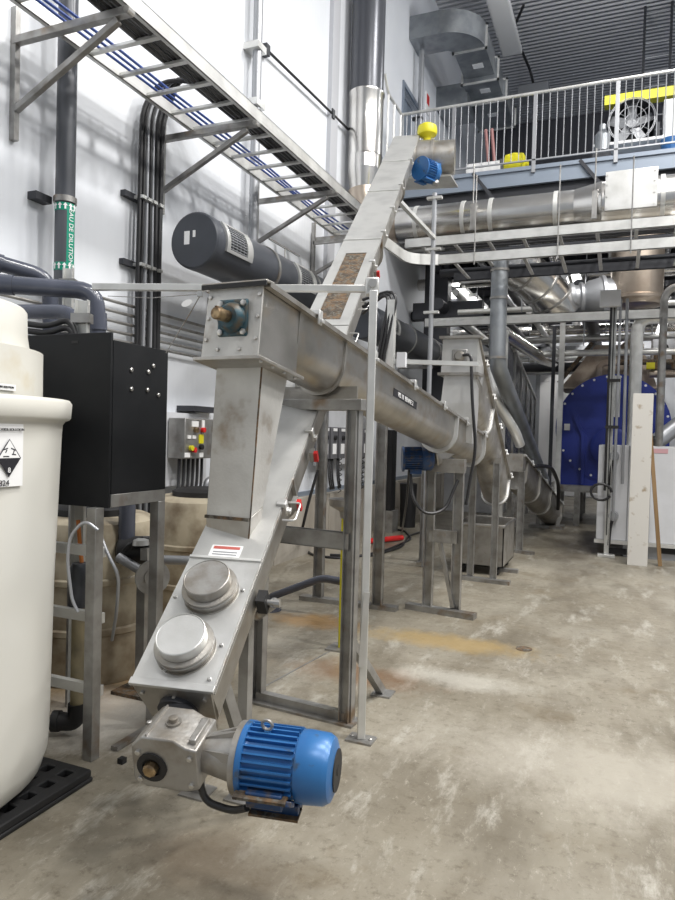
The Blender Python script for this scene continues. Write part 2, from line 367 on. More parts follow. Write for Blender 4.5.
MB().box((cx.x+.04, 11.885, MZ+.3), (cx.x+.56, 11.9, MZ+1.2)).build('door', 'whitebox', cb)
tb = thing('work_table', (fx.x+.1, 11.4, MZ), 'low table with papers in front of the drum fan', 'table')
MB().box((fx.x-.55, 11.25, MZ+.38), (fx.x+.85, 11.7, MZ+.42)).build('tabletop', 'white', tb)
for sx in (-.5, .8):
    for yy in (11.28, 11.66): MB().box((fx.x+sx-.02, yy-.02, MZ), (fx.x+sx+.02, yy+.02, MZ+.38)).build('leg', 'darksteel', tb)
for k, (sx, an) in enumerate(((-.22, .2), (.2, -.15), (.55, .3))):
    c = V((fx.x+sx, 11.42, MZ+.433)); u = V((math.cos(an), math.sin(an), 0))
    tag(MB().obox(c, u*.15, u.cross(Z)*.1, Z*.012).build('paper_stack', 'label'), ['white paper stack at the left end of the mezzanine table', 'white paper stack in the middle of the mezzanine table', 'white paper stack at the right end of the mezzanine table'][k], 'paper', 'paper stacks on the mezzanine table')
bc = PY(672, 128, 11.2); tag(MB().lathe(V((bc.x, 11.2, MZ)), Z, [(0, .12), (.3, .15), (.32, .15)], 16).build('blue_bin', 'blue'), 'small blue bin behind the railing at the right edge', 'bin')
tk = PY(607, 125, 11.3); t_ = thing('chemical_jug', (tk.x, 11.3, MZ), 'pale jug with dark base left of the drum fan', 'jug')
MB().lathe(V((tk.x-.06, 11.3, MZ+.3)), Z, [(0, .12), (.25, .12), (.34, .05), (.42, .05)], 16).build('body', 'ductgalv', t_)
MB().box((tk.x-.19, 11.17, MZ), (tk.x+.07, 11.43, MZ+.3)).build('base', 'darksteel', t_)
for k, px in enumerate((487, 493)):
    h = PY(px, 140, 12.6); tag(MB().tube(bend([V((h.x, 12.6, MZ)), V((h.x+.06, 12.6, MZ+.7)), V((h.x-.03, 12.6, MZ+1.5))], .3), .03, 8).build('red_hose', mat('faded_red_hose', (.35, .16, .15), 0, .5) if k == 0 else 'faded_red_hose' and bpy.data.materials['faded_red_hose']), 'faded red hose hanging behind the railing', 'hose', 'red hoses upstairs')
for k, (px, py, w, h_) in enumerate(((500, 140, .9, 1.35), (575, 128, 1.3, 1.1))):
    q = PY(px, py, 14.5); e = thing('machine_housing', (q.x, 14.5, MZ), ['dark machine housing behind the yellow container upstairs', 'dark machine housing in the middle of the mezzanine'][k], 'machine')
    MB().box((q.x-w/2, 14.2, MZ+.1), (q.x+w/2, 15, MZ+h_)).build('body', 'dark_wall', e, .02)
    MB().box((q.x-w/2-.05, 14.15, MZ), (q.x+w/2+.05, 15.05, MZ+.1)).build('base', 'darksteel', e)
    MB().cyl(V((q.x, 14.6, MZ+h_)), V((q.x, 14.6, MZ+h_+.35)), .12).build('outlet', 'darksteel', e)

# upstairs ducts on the wall by the ceiling
DG = thing('air_duct', (-3.8, 12.5, 9.0), 'grey sheet metal air duct with flanged elbows coming out of the upper left wall', 'duct')
def elbow_x(y0, z0, z1, w, x_in, name_):
    # box from the wall along +X, quarter turn towards +Y
    rings = []; r_in = .12; xc = x_in; yc = y0+w+r_in
    MB().box((WX+.002, y0, z0), (xc, y0+w, z1)).build('wall_branch', 'ductgalv', DG)
    for i in range(9):
        t = i/8*math.pi/2
        pi_ = V((xc+math.sin(t)*r_in, yc-math.cos(t)*r_in, 0)); po = V((xc+math.sin(t)*(r_in+w), yc-math.cos(t)*(r_in+w), 0))
        rings.append([pi_+Z*z0, po+Z*z0, po+Z*z1, pi_+Z*z1])
    MB().loft(rings).build('elbow', 'ductgalv', DG, sharp=50)
    return xc+r_in, xc+r_in+w, yc
q0 = PX(409, 40, WX)
DU0 = q0.y; DZt = PX(409, 12, WX).z; DZb = PX(409, 33, WX).z
w_ = .6; DZt = PX(409, 15, WX).z; DZb = DZt-.32
xa, xb, yc = elbow_x(DU0, DZb-.1, DZt, w_, -3.25, 'a')
z0, z1 = DZb-.1, DZt
ys = [yc, yc+1.0, yc+1.7, yc+3.0]
for i, (ya, yb2) in enumerate(zip(ys, ys[1:])):
    dz = -.10*i
    MB().box((xa-.04*i, ya, z0+dz), (xb+.06*i, yb2, z1+dz)).build('straight_section', 'ductgalv', DG)
for i, ya in enumerate(ys):
    k = min(i, 2); dz = -.10*k
    fl = MB(); A, B = xa-.04*k-.03, xb+.06*k+.03; C0, C1 = z0+dz-.03, z1+dz+.03
    fl.box((A, ya-.015, C0), (B, ya+.015, C0+.04)).box((A, ya-.015, C1-.04), (B, ya+.015, C1)).box((A, ya-.015, C0), (A+.04, ya+.015, C1)).box((B-.04, ya-.015, C0), (B, ya+.015, C1))
    fl.build('flange', 'tray', DG)
for k, (yy, zz) in enumerate(((yc+.5, z0), (yc+1.3, z0-.1), (yc+2.2, z0-.2))):
    MB().box((xa+.25, yy, zz-.012), (xa+.45, yy+.16, zz-.002)).build('sticker', 'label', DG)
MB().box((WX+.002, yc+1.3, z0-.35), (xa, yc+2.2, z0+.1)).build('wall_branch', 'ductgalv', DG)
dp = thing('downpipe', (-3.6, DU0+.9, MZ), 'thin grey vertical pipe on the upper wall under the air duct', 'pipe')
MB().cyl(V((-3.65, DU0+.35, MZ)), V((-3.65, DU0+.35, z0-.05)), .05, seg=10).build('pipe', 'conduit', dp)
for zz in (MZ+.6, MZ+1.8): MB().box((-3.8, DU0+.3, zz), (-3.6, DU0+.4, zz+.04)).build('clamp', 'darksteel', dp)
fe = PX(427, 104, WX); sgn = tag(MB().box((WX, fe.y-.12, fe.z-.2), (WX+.02, fe.y+.12, fe.z+.2)).build('wall_sign', 'label'), 'small red and white sign on the wall right of the mezzanine door', 'sign')
sgn['_w'] = tuple(sgn.location); MB().box((WX+.02, fe.y-.09, fe.z-.02), (WX+.024, fe.y+.09, fe.z+.17)).build('red_mark', 'red', sgn)

# ceiling lamp boxes (two in sight, more over the rest of the hall)
def lampbox(x, y, lab, L=2.4, w=.42):
    t = thing('ceiling_lamp', (x, y, HC-.6), lab, 'lamp', 'ceiling lamps of the hall')
    MB().box((x-w/2, y, HC-.62), (x+w/2, y+L, HC-.52)).build('housing', 'white', t, .01)
    MB().box((x-w/2+.03, y+.05, HC-.63), (x+w/2-.03, y+L-.05, HC-.62)).build('diffuser', 'white', t)
    for yy in (y+.3, y+L-.3): MB().cyl(V((x, yy, HC-.52)), V((x, yy, HC)), .008, seg=6).build('hanger', 'cable', t)
c0 = PZ(500, 0, HC-.62); lampbox(c0.x-.05, c0.y-.6, 'long pale lamp box under the corrugated ceiling above the mezzanine', 2.6)
jb = PZ(534, 89, HC-.75)
t = thing('pendant_box', (jb.x, jb.y, HC-.9), 'grey box hanging on cables from the ceiling beyond the long lamp', 'box')
MB().box((jb.x-.35, jb.y-.2, HC-.95), (jb.x+.35, jb.y+.3, HC-.7)).build('housing', 'conduit', t, .02)
MB().tube(bend([V((jb.x, jb.y, HC-.7)), V((jb.x-.1, jb.y, HC-.3)), V((jb.x-.3, jb.y-1.5, HC-.15)), V((c0.x+.3, c0.y+1, HC-.2))], .2), .03, 8).build('cable', 'cable', t)
# roof ladder
l0 = PY(643, 74, 15.5)
ld = thing('roof_ladder', (l0.x, 15.5, l0.z-1), 'dark metal ladder rising to the ceiling above the right of the mezzanine', 'ladder')
for dx in (0, .5): MB().bar(V((l0.x+dx, 15.5, MZ)), V((l0.x+dx, 15.5, HC)), .05, .08).build('stile', 'darksteel', ld)
for k in range(16): MB().cyl(V((l0.x, 15.5, MZ+.2+k*.3)), V((l0.x+.5, 15.5, MZ+.2+k*.3)), .016, seg=8).build('rung', 'conduit', ld)
for k, dx in enumerate((.75, 1.0)): tag(MB().tube(bend([V((l0.x+dx, 15.5, HC)), V((l0.x+dx+.05, 15.4, HC-1.5)), V((l0.x+dx-.05, 15.5, HC-3)), V((l0.x+dx, 15.6, MZ))], .4), .05, 8).build('hanging_cable', 'cable'), ['thick black cable hanging just right of the roof ladder', 'thick black cable at the far right beyond the roof ladder'][k], 'cable', 'black cables beside the roof ladder')
# ---------------------------------------------------------------- big insulated duct: down the wall, elbow, then across
A_ = 9.2; ZC = 4.53; bx = PX(365, 100, -3.45).x
D = thing('insulated_duct', (-3.45, A_, 4.4), 'large shiny insulated duct running down the wall then across under the mezzanine', 'duct')
XV = PY(366, 120, A_).x; XV = max(XV, -3.53)
zt = PY(366, 97, A_).z
MB().lathe(V((XV, A_, zt)), Z, [(0, .25), (0, .247), (.02, .247), (.02, .24), (.5, .24), (3.9, .24)], 40).build('dark_riser', 'ductdark', D)
zs = [zt, PY(366, 158, A_).z, PY(366, 171, A_).z]
MB().lathe(V((XV, A_, 0)), Z, [(zs[2], .247), (zs[1]-.01, .247), (zs[1], .255), (zs[1]+.02, .247), (zt-.03, .247), (zt, .26), (zt+.03, .26), (zt+.03, .25)], 40).build('clad_riser', 'clad', D)
ez = ZC; er = zs[2]-.28-ez; er = max(er, .35)
MB().tube([V((XV, A_, zs[2])), V((XV, A_, zs[2]-.28))], [.247, .21], 32).build('reducer', 'clad', D)
el = arc(V((XV+er, A_, ez+er)), -X, -Z, er, 0, math.pi/2, 10)
MB().tube(el, .23, 32).build('elbow', 'clad2', D)
x0 = el[-1].x; xt0 = PY(575, 200, A_).x; xt1 = PY(600, 200, A_).x
MB().lathe(V((x0, A_, ez)), X, [(0, .24), (.5, .232), (.5, .238), (.52, .238), (.52, .232), (xt0-x0, .232)], 36).build('cross_run', 'clad', D)
seams = []
MB().lathe(V((xt0, A_, ez)), X, [(0, .235), (xt1-xt0, .295), (xt1-xt0+.02, .30), (xt1-xt0+.03, .29), (4.5, .29)], 36).build('wide_cross_run', 'clad', D)
for k, xx in enumerate([x0+.25, x0+.9, (x0+xt0)/2+.1, xt0-.25]):
    MB().lathe(V((xx, A_, ez)), X, [(0, .23), (0, .242), (.05, .242), (.05, .23)], 36).build('strap', 'tray', D)
for xx in (PY(660, 190, A_).x,): MB().lathe(V((xx, A_, ez)), X, [(0, .288), (0, .302), (.05, .302), (.05, .288)], 36).build('strap', 'tray', D)
pa = PY(631, 190, A_-.3); MB().box((pa.x-.29, A_-.335, ez-.17), (pa.x+.29, A_-.325, ez+.30)).build('access_plate', 'plate', D, .004)
for sx in (-.27, .255):
    for sz in (-.14, 0, .14, .255): MB().cyl(V((pa.x+sx, A_-.335, ez+sz)), V((pa.x+sx, A_-.345, ez+sz)), .01, seg=8).build('screw', 'screw', D)
for px in (478, 596):
    h = PY(px, 190, A_); MB().cyl(V((h.x, A_-.29, ez)), V((h.x, A_-.29, 5.15)), .009, seg=6).build('hanger_rod', 'sspost', D)
    MB().box((h.x-.03, A_-.31, ez-.24), (h.x+.03, A_-.28, ez+.1)).build('hanger_bracket', 'sspost', D)
for px in (487, 599):
    q = PY(px, 165, 10.4); tag(MB().bar(V((q.x-.28, 10.74, MZ-.0)), V((q.x+.1, 10.70, MZ-.5)), .05, .05).build('knee_brace', 'darksteel'), ['dark diagonal brace below the railing left of the yellow container', 'dark diagonal brace below the railing by the wide duct'][px > 500], 'brace')

# ---------------------------------------------------------------- cable trays
def ladder_tray(t, a, b, side, w, rung=.30, h=.10, rails='tray'):
    d = (b-a); n = int(d.length/rung); dn = d.normalized()
    for k in (0, 1):
        o = side*w*k
        MB().chan(a+o, b+o, h, .035, .006, side=Z).build('side_rail', rails if k == 0 or side.x else 'darksteel', t)  # rear rail of cross trays: backlit shade put into a dark colour
    for i in range(n):
        c = a+dn*(rung*(i+.5)); MB().bar(c+side*.01-Z*.035, c+side*(w-.01)-Z*.035, .04, .02).build('rung', rails, t)
TZ = 4.2
tw = thing('cable_tray', (-3.5, 5, TZ), 'silver ladder cable tray on wall brackets running along the left wall', 'cable tray')
ladder_tray(tw, V((-3.5, 1.4, TZ)), V((-3.5, 8.3, TZ)), X, .62, .31, .11)
pr = thing('wall_bracket', (WX, 0, TZ-.08), 'x', 'bracket', 'triangular brackets under the wall cable tray')
MB().bar(V((WX+.02, 0, TZ-.75)), V((WX+.02, 0, TZ+.12)), .05, .04).build('wall_strip', 'sspost', pr)
MB().bar(V((WX+.02, 0, TZ-.10)), V((-2.84, 0, TZ-.10)), .05, .05).build('arm', 'sspost', pr, .003)
MB().bar(V((WX+.04, 0, TZ-.55)), V((-2.92, 0, TZ-.14)), .04, .04).build('brace', 'sspost', pr, .003)
MB().cyl(V((-2.84, -.03, TZ-.10)), V((-2.84, .03, TZ-.10)), .022, seg=10).build('bolt', 'screw', pr)
by = [3.35, PX(162, 160, WX+.02).y, PX(256, 215, WX+.02).y, 8.1]
names = ['nearest bracket under the wall cable tray beside the dark pipe', 'bracket under the wall cable tray beside the black cable bundle', 'bracket under the wall cable tray beside the thin grey column', 'farthest bracket at the end of the wall cable tray']
for i, y_ in enumerate(by):
    if i == 0: pr.location.y = y_; pr['label'] = names[0]
    else:
        c = place(pr, (WX, y_, pr.location.z), names[i])
# cables lying in the tray
tb1 = thing('blue_cable_bundle', (-3.35, 5, TZ), 'blue cables lying along the inner side of the wall cable tray', 'cable bundle')
for k in range(3): MB().tube([V((-3.40+.05*k+.012*math.sin(j*2.1+k), 1.4+j*.75, TZ-.012+.01*math.sin(j*1.3+k))) for j in range(10)], .010, 6).build('cable', 'bluecable', tb1)
tb2 = thing('black_cable_bundle', (-3.0, 5, TZ), 'thick black cables lying along the outer side of the wall cable tray', 'cable bundle')
for k in range(4): MB().tube([V((-2.96-.042*k, 1.4+j*.75, TZ-.005+.01*math.sin(j*1.7+k*2))) for j in range(10)], .02, 6).build('cable', 'cable', tb2)
# trays across under the mezzanine
trb = thing('cross_cable_tray', (0, 8.3, 3.8), 'lower bright cable tray crossing under the big duct with curved left end', 'cable tray')
xs0 = PY(437, 262, 8.3).x; zB = PY(450, 259, 8.3).z; zA = PY(450, 240, 8.4).z
ladder_tray(trb, V((xs0, 8.3, zB)), V((6.5, 8.3, zB)), Y, .95, .42, .12)
q1 = PX(386, 236, -2.87); q1 = V((-2.87, 7.5, zB))
for off, nm in ((0, 'curved_rail'),):
    pts = bend([V((PY(384, 240, 7.5).x, 7.5, zB+.05)), V((PY(408, 259, 8.15).x, 8.15, zB)), V((xs0+.02, 8.3, zB))], .5, 8)
    m = MB()
    for a, b in zip(pts, pts[1:]): m.bar(a-(b-a)*.03, b+(b-a)*.03, .03, .13)
    m.build(nm, 'tray', trb)
tra = thing('upper_cross_cable_tray', (0, 8.4, 4.05), 'upper bright cable tray crossing just below the big shiny duct', 'cable tray')
ladder_tray(tra, V((PY(405, 250, 8.4).x, 8.4, zA)), V((6.5, 8.4, zA)), Y, .72, .42, .12)
for k in range(4): tag(MB().tube([V((-2.2+j, 8.55+.1*k, zA+.02+.008*math.sin(j+k))) for j in range(9)], .018, 6).build('tray_cable', 'cable'), 'cable lying in the upper cross tray', 'cable', 'cables in the upper cross tray')
for px in (475, 558, 631):
    h = PY(px, 240, 8.27); tag(MB().cyl(V((h.x, 8.26, zB-.1)), V((h.x, 8.26, 4.75)), .008, seg=6).build('hanger_rod', 'sspost'), 'thin threaded rod hanging in front of the cross cable trays', 'rod', 'threaded rods at the cross trays')
# ---------------------------------------------------------------- screw conveyors
def bolt(c, n, r, parent, name='bolt', m='screw'):
    return MB().lathe(c, n, [(0, r), (.007, r), (.009, r*.7)], 6).build(name, m, parent, sharp=30)
def u_ring(c, S, N, hw, depth, n=14):     # U section: flat top corners, straight sides, round bottom
    pts = [c-S*hw]
    cc = c - N*(depth-hw)
    pts += [cc - S*hw*math.cos(math.pi*i/n) - N*hw*math.sin(math.pi*i/n) for i in range(n+1)]
    return pts + [c+S*hw]
def clamp(c, S, N, D, sgn, parent):
    m = MB().obox(c+S*sgn*.018+N*.008, S*.022, D*.018, N*.012).obox(c+S*sgn*.036-N*.018, S*.005, D*.018, N*.034)
    m.obox(c+S*sgn*.044-N*.035, S*.012, D*.014, N*.010)
    return m.build('clamp', 'plate', parent, .003)
def motor(parent, c, ax, up, r=.11, L=.30, m='blue', name='motor', feet=True, md=None):
    ax = ax.normalized(); up = (up-ax*up.dot(ax)).normalized(); sd = up.cross(ax)
    MB().lathe(c, ax, [(0, r*1.1), (.018, r*1.1), (.02, r*.97), (.03, r*.94), (L*.62, r*.94), (L*.62, r*1.02), (L*.68, r*1.04), (L*.9, r*1.0), (L*.96, r*.9), (L, r*.62)], 40).build(name, m, parent)
    MB().lathe(c+ax*L, ax, [(0, r*.6), (.004, r*.6), (.004, r*.15), (.006, r*.15)], 30).build('fan_grille', 'rubber', parent)
    f = MB()
    for k in range(30):
        th = 2*math.pi*k/30; u = up*math.cos(th)+sd*math.sin(th)
        if u.dot(-up) > .9: continue
        f.obox(c+ax*(L*.33)+u*r*.99, ax*L*.27, u*r*.08, u.cross(ax)*.003)
    f.build('cooling_fins', m, parent)
    if feet:
        for s_ in (-1, 1):
            MB().obox(c+ax*L*.33-up*r*1.05+sd*s_*r*.55, ax*L*.3, sd*r*.22, up*.008).obox(c+ax*L*.33-up*r*.85+sd*s_*r*.5, ax*L*.2, sd*.012, up*r*.22).build('foot', m if not md else md, parent, .002)

# lower long conveyor: parameters from its lower and upper ends
L0 = P(172, 686, 2.40); L1 = P(407, 136, 8.4)
D2 = (L1-L0).normalized(); S2 = D2.cross(Z).normalized(); N2 = S2.cross(D2).normalized(); LEN2 = (L1-L0).length; W2 = .158
def c2(s, w, h=0): return L0 + D2*s + S2*w + N2*h
def s2(px, py):
    h = hit(px, py, L0, N2)-L0; return h.dot(D2), h.dot(S2)
cv2 = thing('screw_conveyor', c2(0, 0).xy.to_3d(), 'long steep stainless screw conveyor with flat white cover climbing to the mezzanine', 'conveyor')
sh0, _ = s2(330, 321); sh1, _ = s2(365, 254)
sc0, _ = s2(222, 560)
# cover panels with seams, hatch cut-out as a framed window
def panel(sa, sb, mtl='cover', name='cover_panel'):
    m = MB().obox(c2((sa+sb)/2, 0, .004), S2*W2, D2*(sb-sa)/2, N2*.004)
    m.obox(c2((sa+sb)/2, W2-.003, -.012), S2*.003, D2*(sb-sa)/2, N2*.014).obox(c2((sa+sb)/2, -W2+.003, -.012), S2*.003, D2*(sb-sa)/2, N2*.014)
    return m.build(name, mtl, cv2)
lo = panel(0, sc0-.002, 'plate')
segs = [sc0+.002]
while segs[-1] < sh0-1.3: segs.append(segs[-1]+1.15)
segs.append(sh0-.08)
for a, b in zip(segs, segs[1:]): panel(a, b-.004)
hw = .085
MB().obox(c2(sh0-.04, 0, .006), S2*W2, D2*.04, N2*.006).obox(c2(sh1+.04, 0, .006), S2*W2, D2*.04, N2*.006)\
    .obox(c2((sh0+sh1)/2, (W2+hw)/2, .006), S2*(W2-hw)/2, D2*(sh1-sh0)/2, N2*.006).obox(c2((sh0+sh1)/2, -(W2+hw)/2, .006), S2*(W2-hw)/2, D2*(sh1-sh0)/2, N2*.006).build('hatch_frame', 'cover', cv2)
MB().obox(c2((sh0+sh1)/2, 0, .002), S2*hw*1.02, D2*(sh1-sh0)/2*1.01, N2*.003).build('hatch_window', 'rust', cv2)
smid, _ = s2(345, 289)
MB().obox(c2(smid, 0, .010), S2*W2, D2*.025, N2*.004).build('hatch_crossbar', 'cover', cv2)
segs = [sh1+.08, (sh1+LEN2)/2-.3, (sh1+LEN2)/2+.75, LEN2]
for a, b in zip(segs, segs[1:]): panel(a, b-.004)
for sa in [sc0] + [sh0-.5, sh1+.3] + segs[1:3]:
    MB().obox(c2(sa, 0, .012), S2*W2*1.01, D2*.006, N2*.004).build('seam_strip', 'tray', cv2)
# trough
rA = u_ring(c2(.0, 0, -.002), S2, N2, .145, .27); rB = u_ring(c2(LEN2, 0, -.002), S2, N2, .145, .27)
MB().loft([rA, rB]).build('trough', 'ss2', cv2)
for sgn in (-1, 1): MB().bar(c2(0, sgn*.15, -.008), c2(LEN2, sgn*.15, -.008), .022, .012, side=S2).build('trough_flange', 'sspost', cv2)
for sa in (1.15, 2.6, 4.3, 6.0):
    r1 = u_ring(c2(sa, 0, -.004), S2, N2, .165, .29); r2 = u_ring(c2(sa+.02, 0, -.004), S2, N2, .165, .29)
    MB().loft([r1, r2]).build('joint_flange', 'sspost', cv2)
# end plate and box skirt at the lower end
MB().prism([c2(0, -.15, -.004), c2(0, .15, -.004), c2(0, .125, -.23), c2(0, -.125, -.23)], -D2*.012).build('end_plate', 'ss2', cv2)
MB().obox(c2(.0, 0, .004), S2*(W2+.004), D2*.014, N2*.008).build('cover_lip', 'plate', cv2, .002)
for w_, h_ in ((-.12, -.04), (.12, -.04), (-.1, -.19), (.1, -.19), (0, -.05)): bolt(c2(-.012, w_, h_), -D2, .009, cv2)
MB().lathe(c2(-.012, 0, -.12), -D2, [(0, .075), (.02, .075), (.025, .05), (.06, .05)], 24).build('seal_housing', 'darksteel', cv2)
# two inspection ports
for px, py, mm in ((212, 580, 'alu'), (187, 637, 'plate')):
    s_, w_ = s2(px, py+14); c = c2(s_, w_, .008)
    port = MB().lathe(c, N2, [(0, .112), (.006, .112), (.006, .104), (.030, .104), (.032, .110), (.046, .110), (.048, .100), (.05, .092)], 48).build('inspection_port', 'ss2', cv2, sharp=30)
    MB().lathe(c, N2, [(.05, .090), (.052, .0925), (.092, .0925), (.0945, .089), (.092, .087), (.0915, .0)], 48).build('port_lid', mm, port, sharp=28)
    MB().lathe(c, N2, [(.030, .1125), (.036, .1125)], 48).build('clamp_band', 'sspost', port)
for px, py in ((172, 598), (243, 592), (222, 647), (166, 672), (210, 681)):
    s_, w_ = s2(px, py); w_ = max(-.14, min(.14, w_)); bolt(c2(s_, w_, .008), N2, .008, cv2)
# danger sticker below the chute
s_, w_ = s2(226, 553)
st = MB().obox(c2(s_, w_, .0095), S2*.07, D2*.035, N2*.0008).build('sticker', 'label', cv2)
MB().obox(c2(s_+.02, w_, .0108), S2*.06, D2*.008, N2*.0004).build('red_stripe', mat('faded_red_print', (.5, .12, .1)), st)
for k in range(2): MB().obox(c2(s_-.005-k*.014, w_, .0108), S2*.055, D2*.003, N2*.0004).build('print_line', 'conduit', st)
# clamps, pull handles and red toggle latches along the right side
for px, py in ((285, 505), (313, 432), (328, 398), (383, 262), (393, 232), (400, 208), (407, 185), (413, 160)):
    s_, _ = s2(px, py); clamp(c2(s_, W2-.02, 0), S2, N2, D2, 1, cv2)
for px, py in ((296, 505), (385, 300), (381, 332)):
    s_, _ = s2(px-8, py); a = c2(s_-.06, .165, -.04); b = c2(s_+.06, .165, -.04)
    MB().tube(bend([a, a+S2*.06, b+S2*.06, b], .02), .005, 8).build('pull_handle', 'plate', cv2)
for px, py in ((322, 440), (303, 488), (360, 340), (380, 262)):
    s_, _ = s2(px-8, py); c = c2(s_, .175, -.10)
    tg = MB().obox(c, S2*.012, D2*.022, N2*.03).build('toggle_latch', 'sspost', cv2)
    MB().obox(c+S2*.02-D2*.01, S2*.012, D2*.012, N2*.028).build('red_grip', 'red', tg)
# drive: gearbox and blue motor
G = P(176, 746, 2.27); gs = S2; _dh = V((D2.x, D2.y, 0)).normalized(); gn = (Z*math.cos(R(13))-_dh*math.sin(R(13))).normalized(); gd = (gs.cross(gn)).normalized(); gd = gd if gd.y < 0 else -gd
dr = cv2
prof = [(-.115, -.085), (-.115, .05), (-.075, .088), (.035, .088), (.075, .065), (.115, .06), (.115, -.085), (.07, -.1), (-.07, -.1)]
MB().prism([G + gs*a + gn*b - gd*.085 for a, b in prof], gd*.17).build('gearbox', 'alu', dr, .006)
MB().lathe(G+gd*.085-gs*.045-gn*.02, gd, [(0, .052), (.006, .052), (.006, .032), (-.004, .032)], 30).build('output_seal', 'rubber', dr)
MB().lathe(G+gd*.085-gs*.045-gn*.02, gd, [(0, .024), (.022, .024), (.028, .018)], 8).build('output_shaft', 'brass', dr)
MB().lathe(G+gn*.088-gs*.0, gn, [(0, .026), (.008, .026), (.008, .016), (.022, .016), (.024, .010)], 20).build('filler_plug', 'alu', dr)
for a, b in ((-.09, .03), (.09, .03), (-.09, -.07), (.09, -.07)): bolt(G+gs*a+gn*b+gd*.085, gd, .010, dr)
bolt(G-gs*.09+gn*.075, gn, .009, dr); bolt(G+gs*.08-gd*.05+gn*.07, gn, .009, dr)
MB().obox(G+gs*.09+gn*.068-gd*.0, gs*.012, gd*.06, gn*.012).build('casting_rib', 'alu', dr, .003)
MB().obox(G-gs*.06+gn*.092, gs*.003, gd*.08, gn*.004).build('casting_rib', 'alu', dr)
MB().cyl(G-gd*.08, c2(-.02, 0, -.12), .055, .06, 20).build('coupling_housing', 'darksteel', dr)
MB().lathe(G+gs*.115-gn*.01, gs, [(0, .06), (.01, .063), (.105, .082), (.11, .115), (.13, .115)], 36).build('motor_adapter', 'alu', dr)
for th in (.6, 1.5, 2.4): 
    u = gn*math.sin(th)-gd*math.cos(th)*-1
    MB().bar(G+gs*.12+u*.05-gn*.01, G+gs*.225+u*.085-gn*.01, .012, .03).build('adapter_rib', 'alu', dr)
mc = G+gs*.247-gn*.01
motor(dr, mc, gs, (gn*.75-gd*.65), .108, .305, 'blue', md='bluedirty')
MB().lathe(mc+gs*.08+gn*.105, gn, [(0, .012), (.012, .012)], 12).build('eyebolt_stem', 'blue', dr)
MB().tube([mc+gs*.08+gn*.135+gs*math.cos(t*math.pi/8)*.017+gn*math.sin(t*math.pi/8)*.017 for t in range(17)], .0055, 8, False).build('eyebolt', 'sspost', dr)
MB().obox(mc+gs*.245+gn*.105-gd*.0, gs*.013, gd*.011, gn*.003).build('sticker', 'label', dr)
jbx = MB().obox(mc+gs*.10+gd*.105-gn*.045, gs*.06, gn*.028, gd*.025).build('terminal_box', 'bluedirty', dr, .006)
MB().obox(mc+gs*.09+gd*.125-gn*.03, gs*.085, gn*.005, gd*.02).build('terminal_lid', 'rust', jbx)
MB().tube(bend([G+gs*.10-gn*.08+gd*.05, G+gs*.12-gn*.15+gd*.06, G+gs*.22-gn*.16+gd*.07, mc+gs*.03-gn*.11+gd*.09], .06), .012, 10).build('motor_cable', 'cable', dr)
MB().obox(mc+gs*.11+gd*.05-gn*.125, gs*.08, gn*.02, gd*.012).build('base_block', 'bluedirty', dr, .003); MB().obox(mc+gs*.11+gd*.05-gn*.145, gs*.082, gn*.005, gd*.03).build('base_plate', 'rust', dr)
# lower support: legs from the trough to the floor and round strut
la = c2(.42, .10, -.26); lb = PZ(240, 722, 0)
MB().bar(V((la.x, la.y, 0)), la+Z*.1, .045, .045).build('support_leg', 'sspost', cv2)
lc = c2(.42, -.10, -.24); MB().bar(V((lc.x, lc.y, 0)), lc+Z*.08, .045, .045).build('support_leg', 'sspost', cv2)
MB().bar(c2(.15, .1, -.20), V((la.x+.12, la.y-.05, 0.0)), .04, .04).build('support_brace', 'sspost', cv2)
for q in (la, lc): MB().box((q.x-.06, q.y-.06, 0), (q.x+.06, q.y+.06, .008)).build('foot_plate', 'sspost', cv2)
jk = MB().obox(c2(.50, .175, -.12), S2*.02, D2*.03, N2*.04).build('hinge_block', 'rubber', cv2)
MB().cyl(c2(.50, .17, -.12), c2(.50, .24, -.12), .012).build('pin', 'screw', jk)
# upper end drive with small blue motor, horn light, junction
ue = P(431, 182, 8.3)
uh = c2(LEN2-.35, .0, -.3)
MB().lathe(c2(LEN2-.25, .10, -.22), S2, [(0, .2), (0, .215), (.22, .215), (.22, .23), (.25, .23), (.25, .2), (.5, .2), (.5, .0)], 28).build('discharge_drum', 'ss2', cv2)
MB().obox(c2(LEN2-.32, .2, -.48), S2*.4, D2.cross(S2)*.01, V((0, .2, 0))).build('drip_tray', 'tray', cv2)
mu = P(420, 168, 7.95); motor(cv2, mu, (RT*.75+FW*.65).normalized(), Z, .125, .27, 'blue', 'upper_motor', True)
MB().obox(mu+Z*.04+RT*.22+FW*.2, RT*.05, FW*.06, Z*.08).build('upper_gearbox', 'blue', cv2, .01)
MB().bar(mu+RT*.2+FW*.08-Z*.16, c2(LEN2-.25, .3, -.2), .06).build('motor_bracket', 'sspost', cv2)
MB().lathe(P(418, 160, 8.2), Z, [(-.12, .05), (.02, .09), (.08, .09)], 16).build('green_coupling', 'greenp', cv2)
yl = thing('warning_beacon', P(427, 150, 8.35), 'yellow horn shaped beacon at the top of the long steep conveyor', 'beacon')
yp = P(427, 140, 8.35)
MB().lathe(yp-Z*.14, Z, [(0, .06), (.1, .06), (.12, .04), (.16, .05), (.2, .115), (.24, .125), (.3, .115), (.33, .07)], 24).build('body', 'yellow', yl)
MB().bar(yp-Z*.14, yp-Z*.34, .03, .03).build('stem', 'sspost', yl)

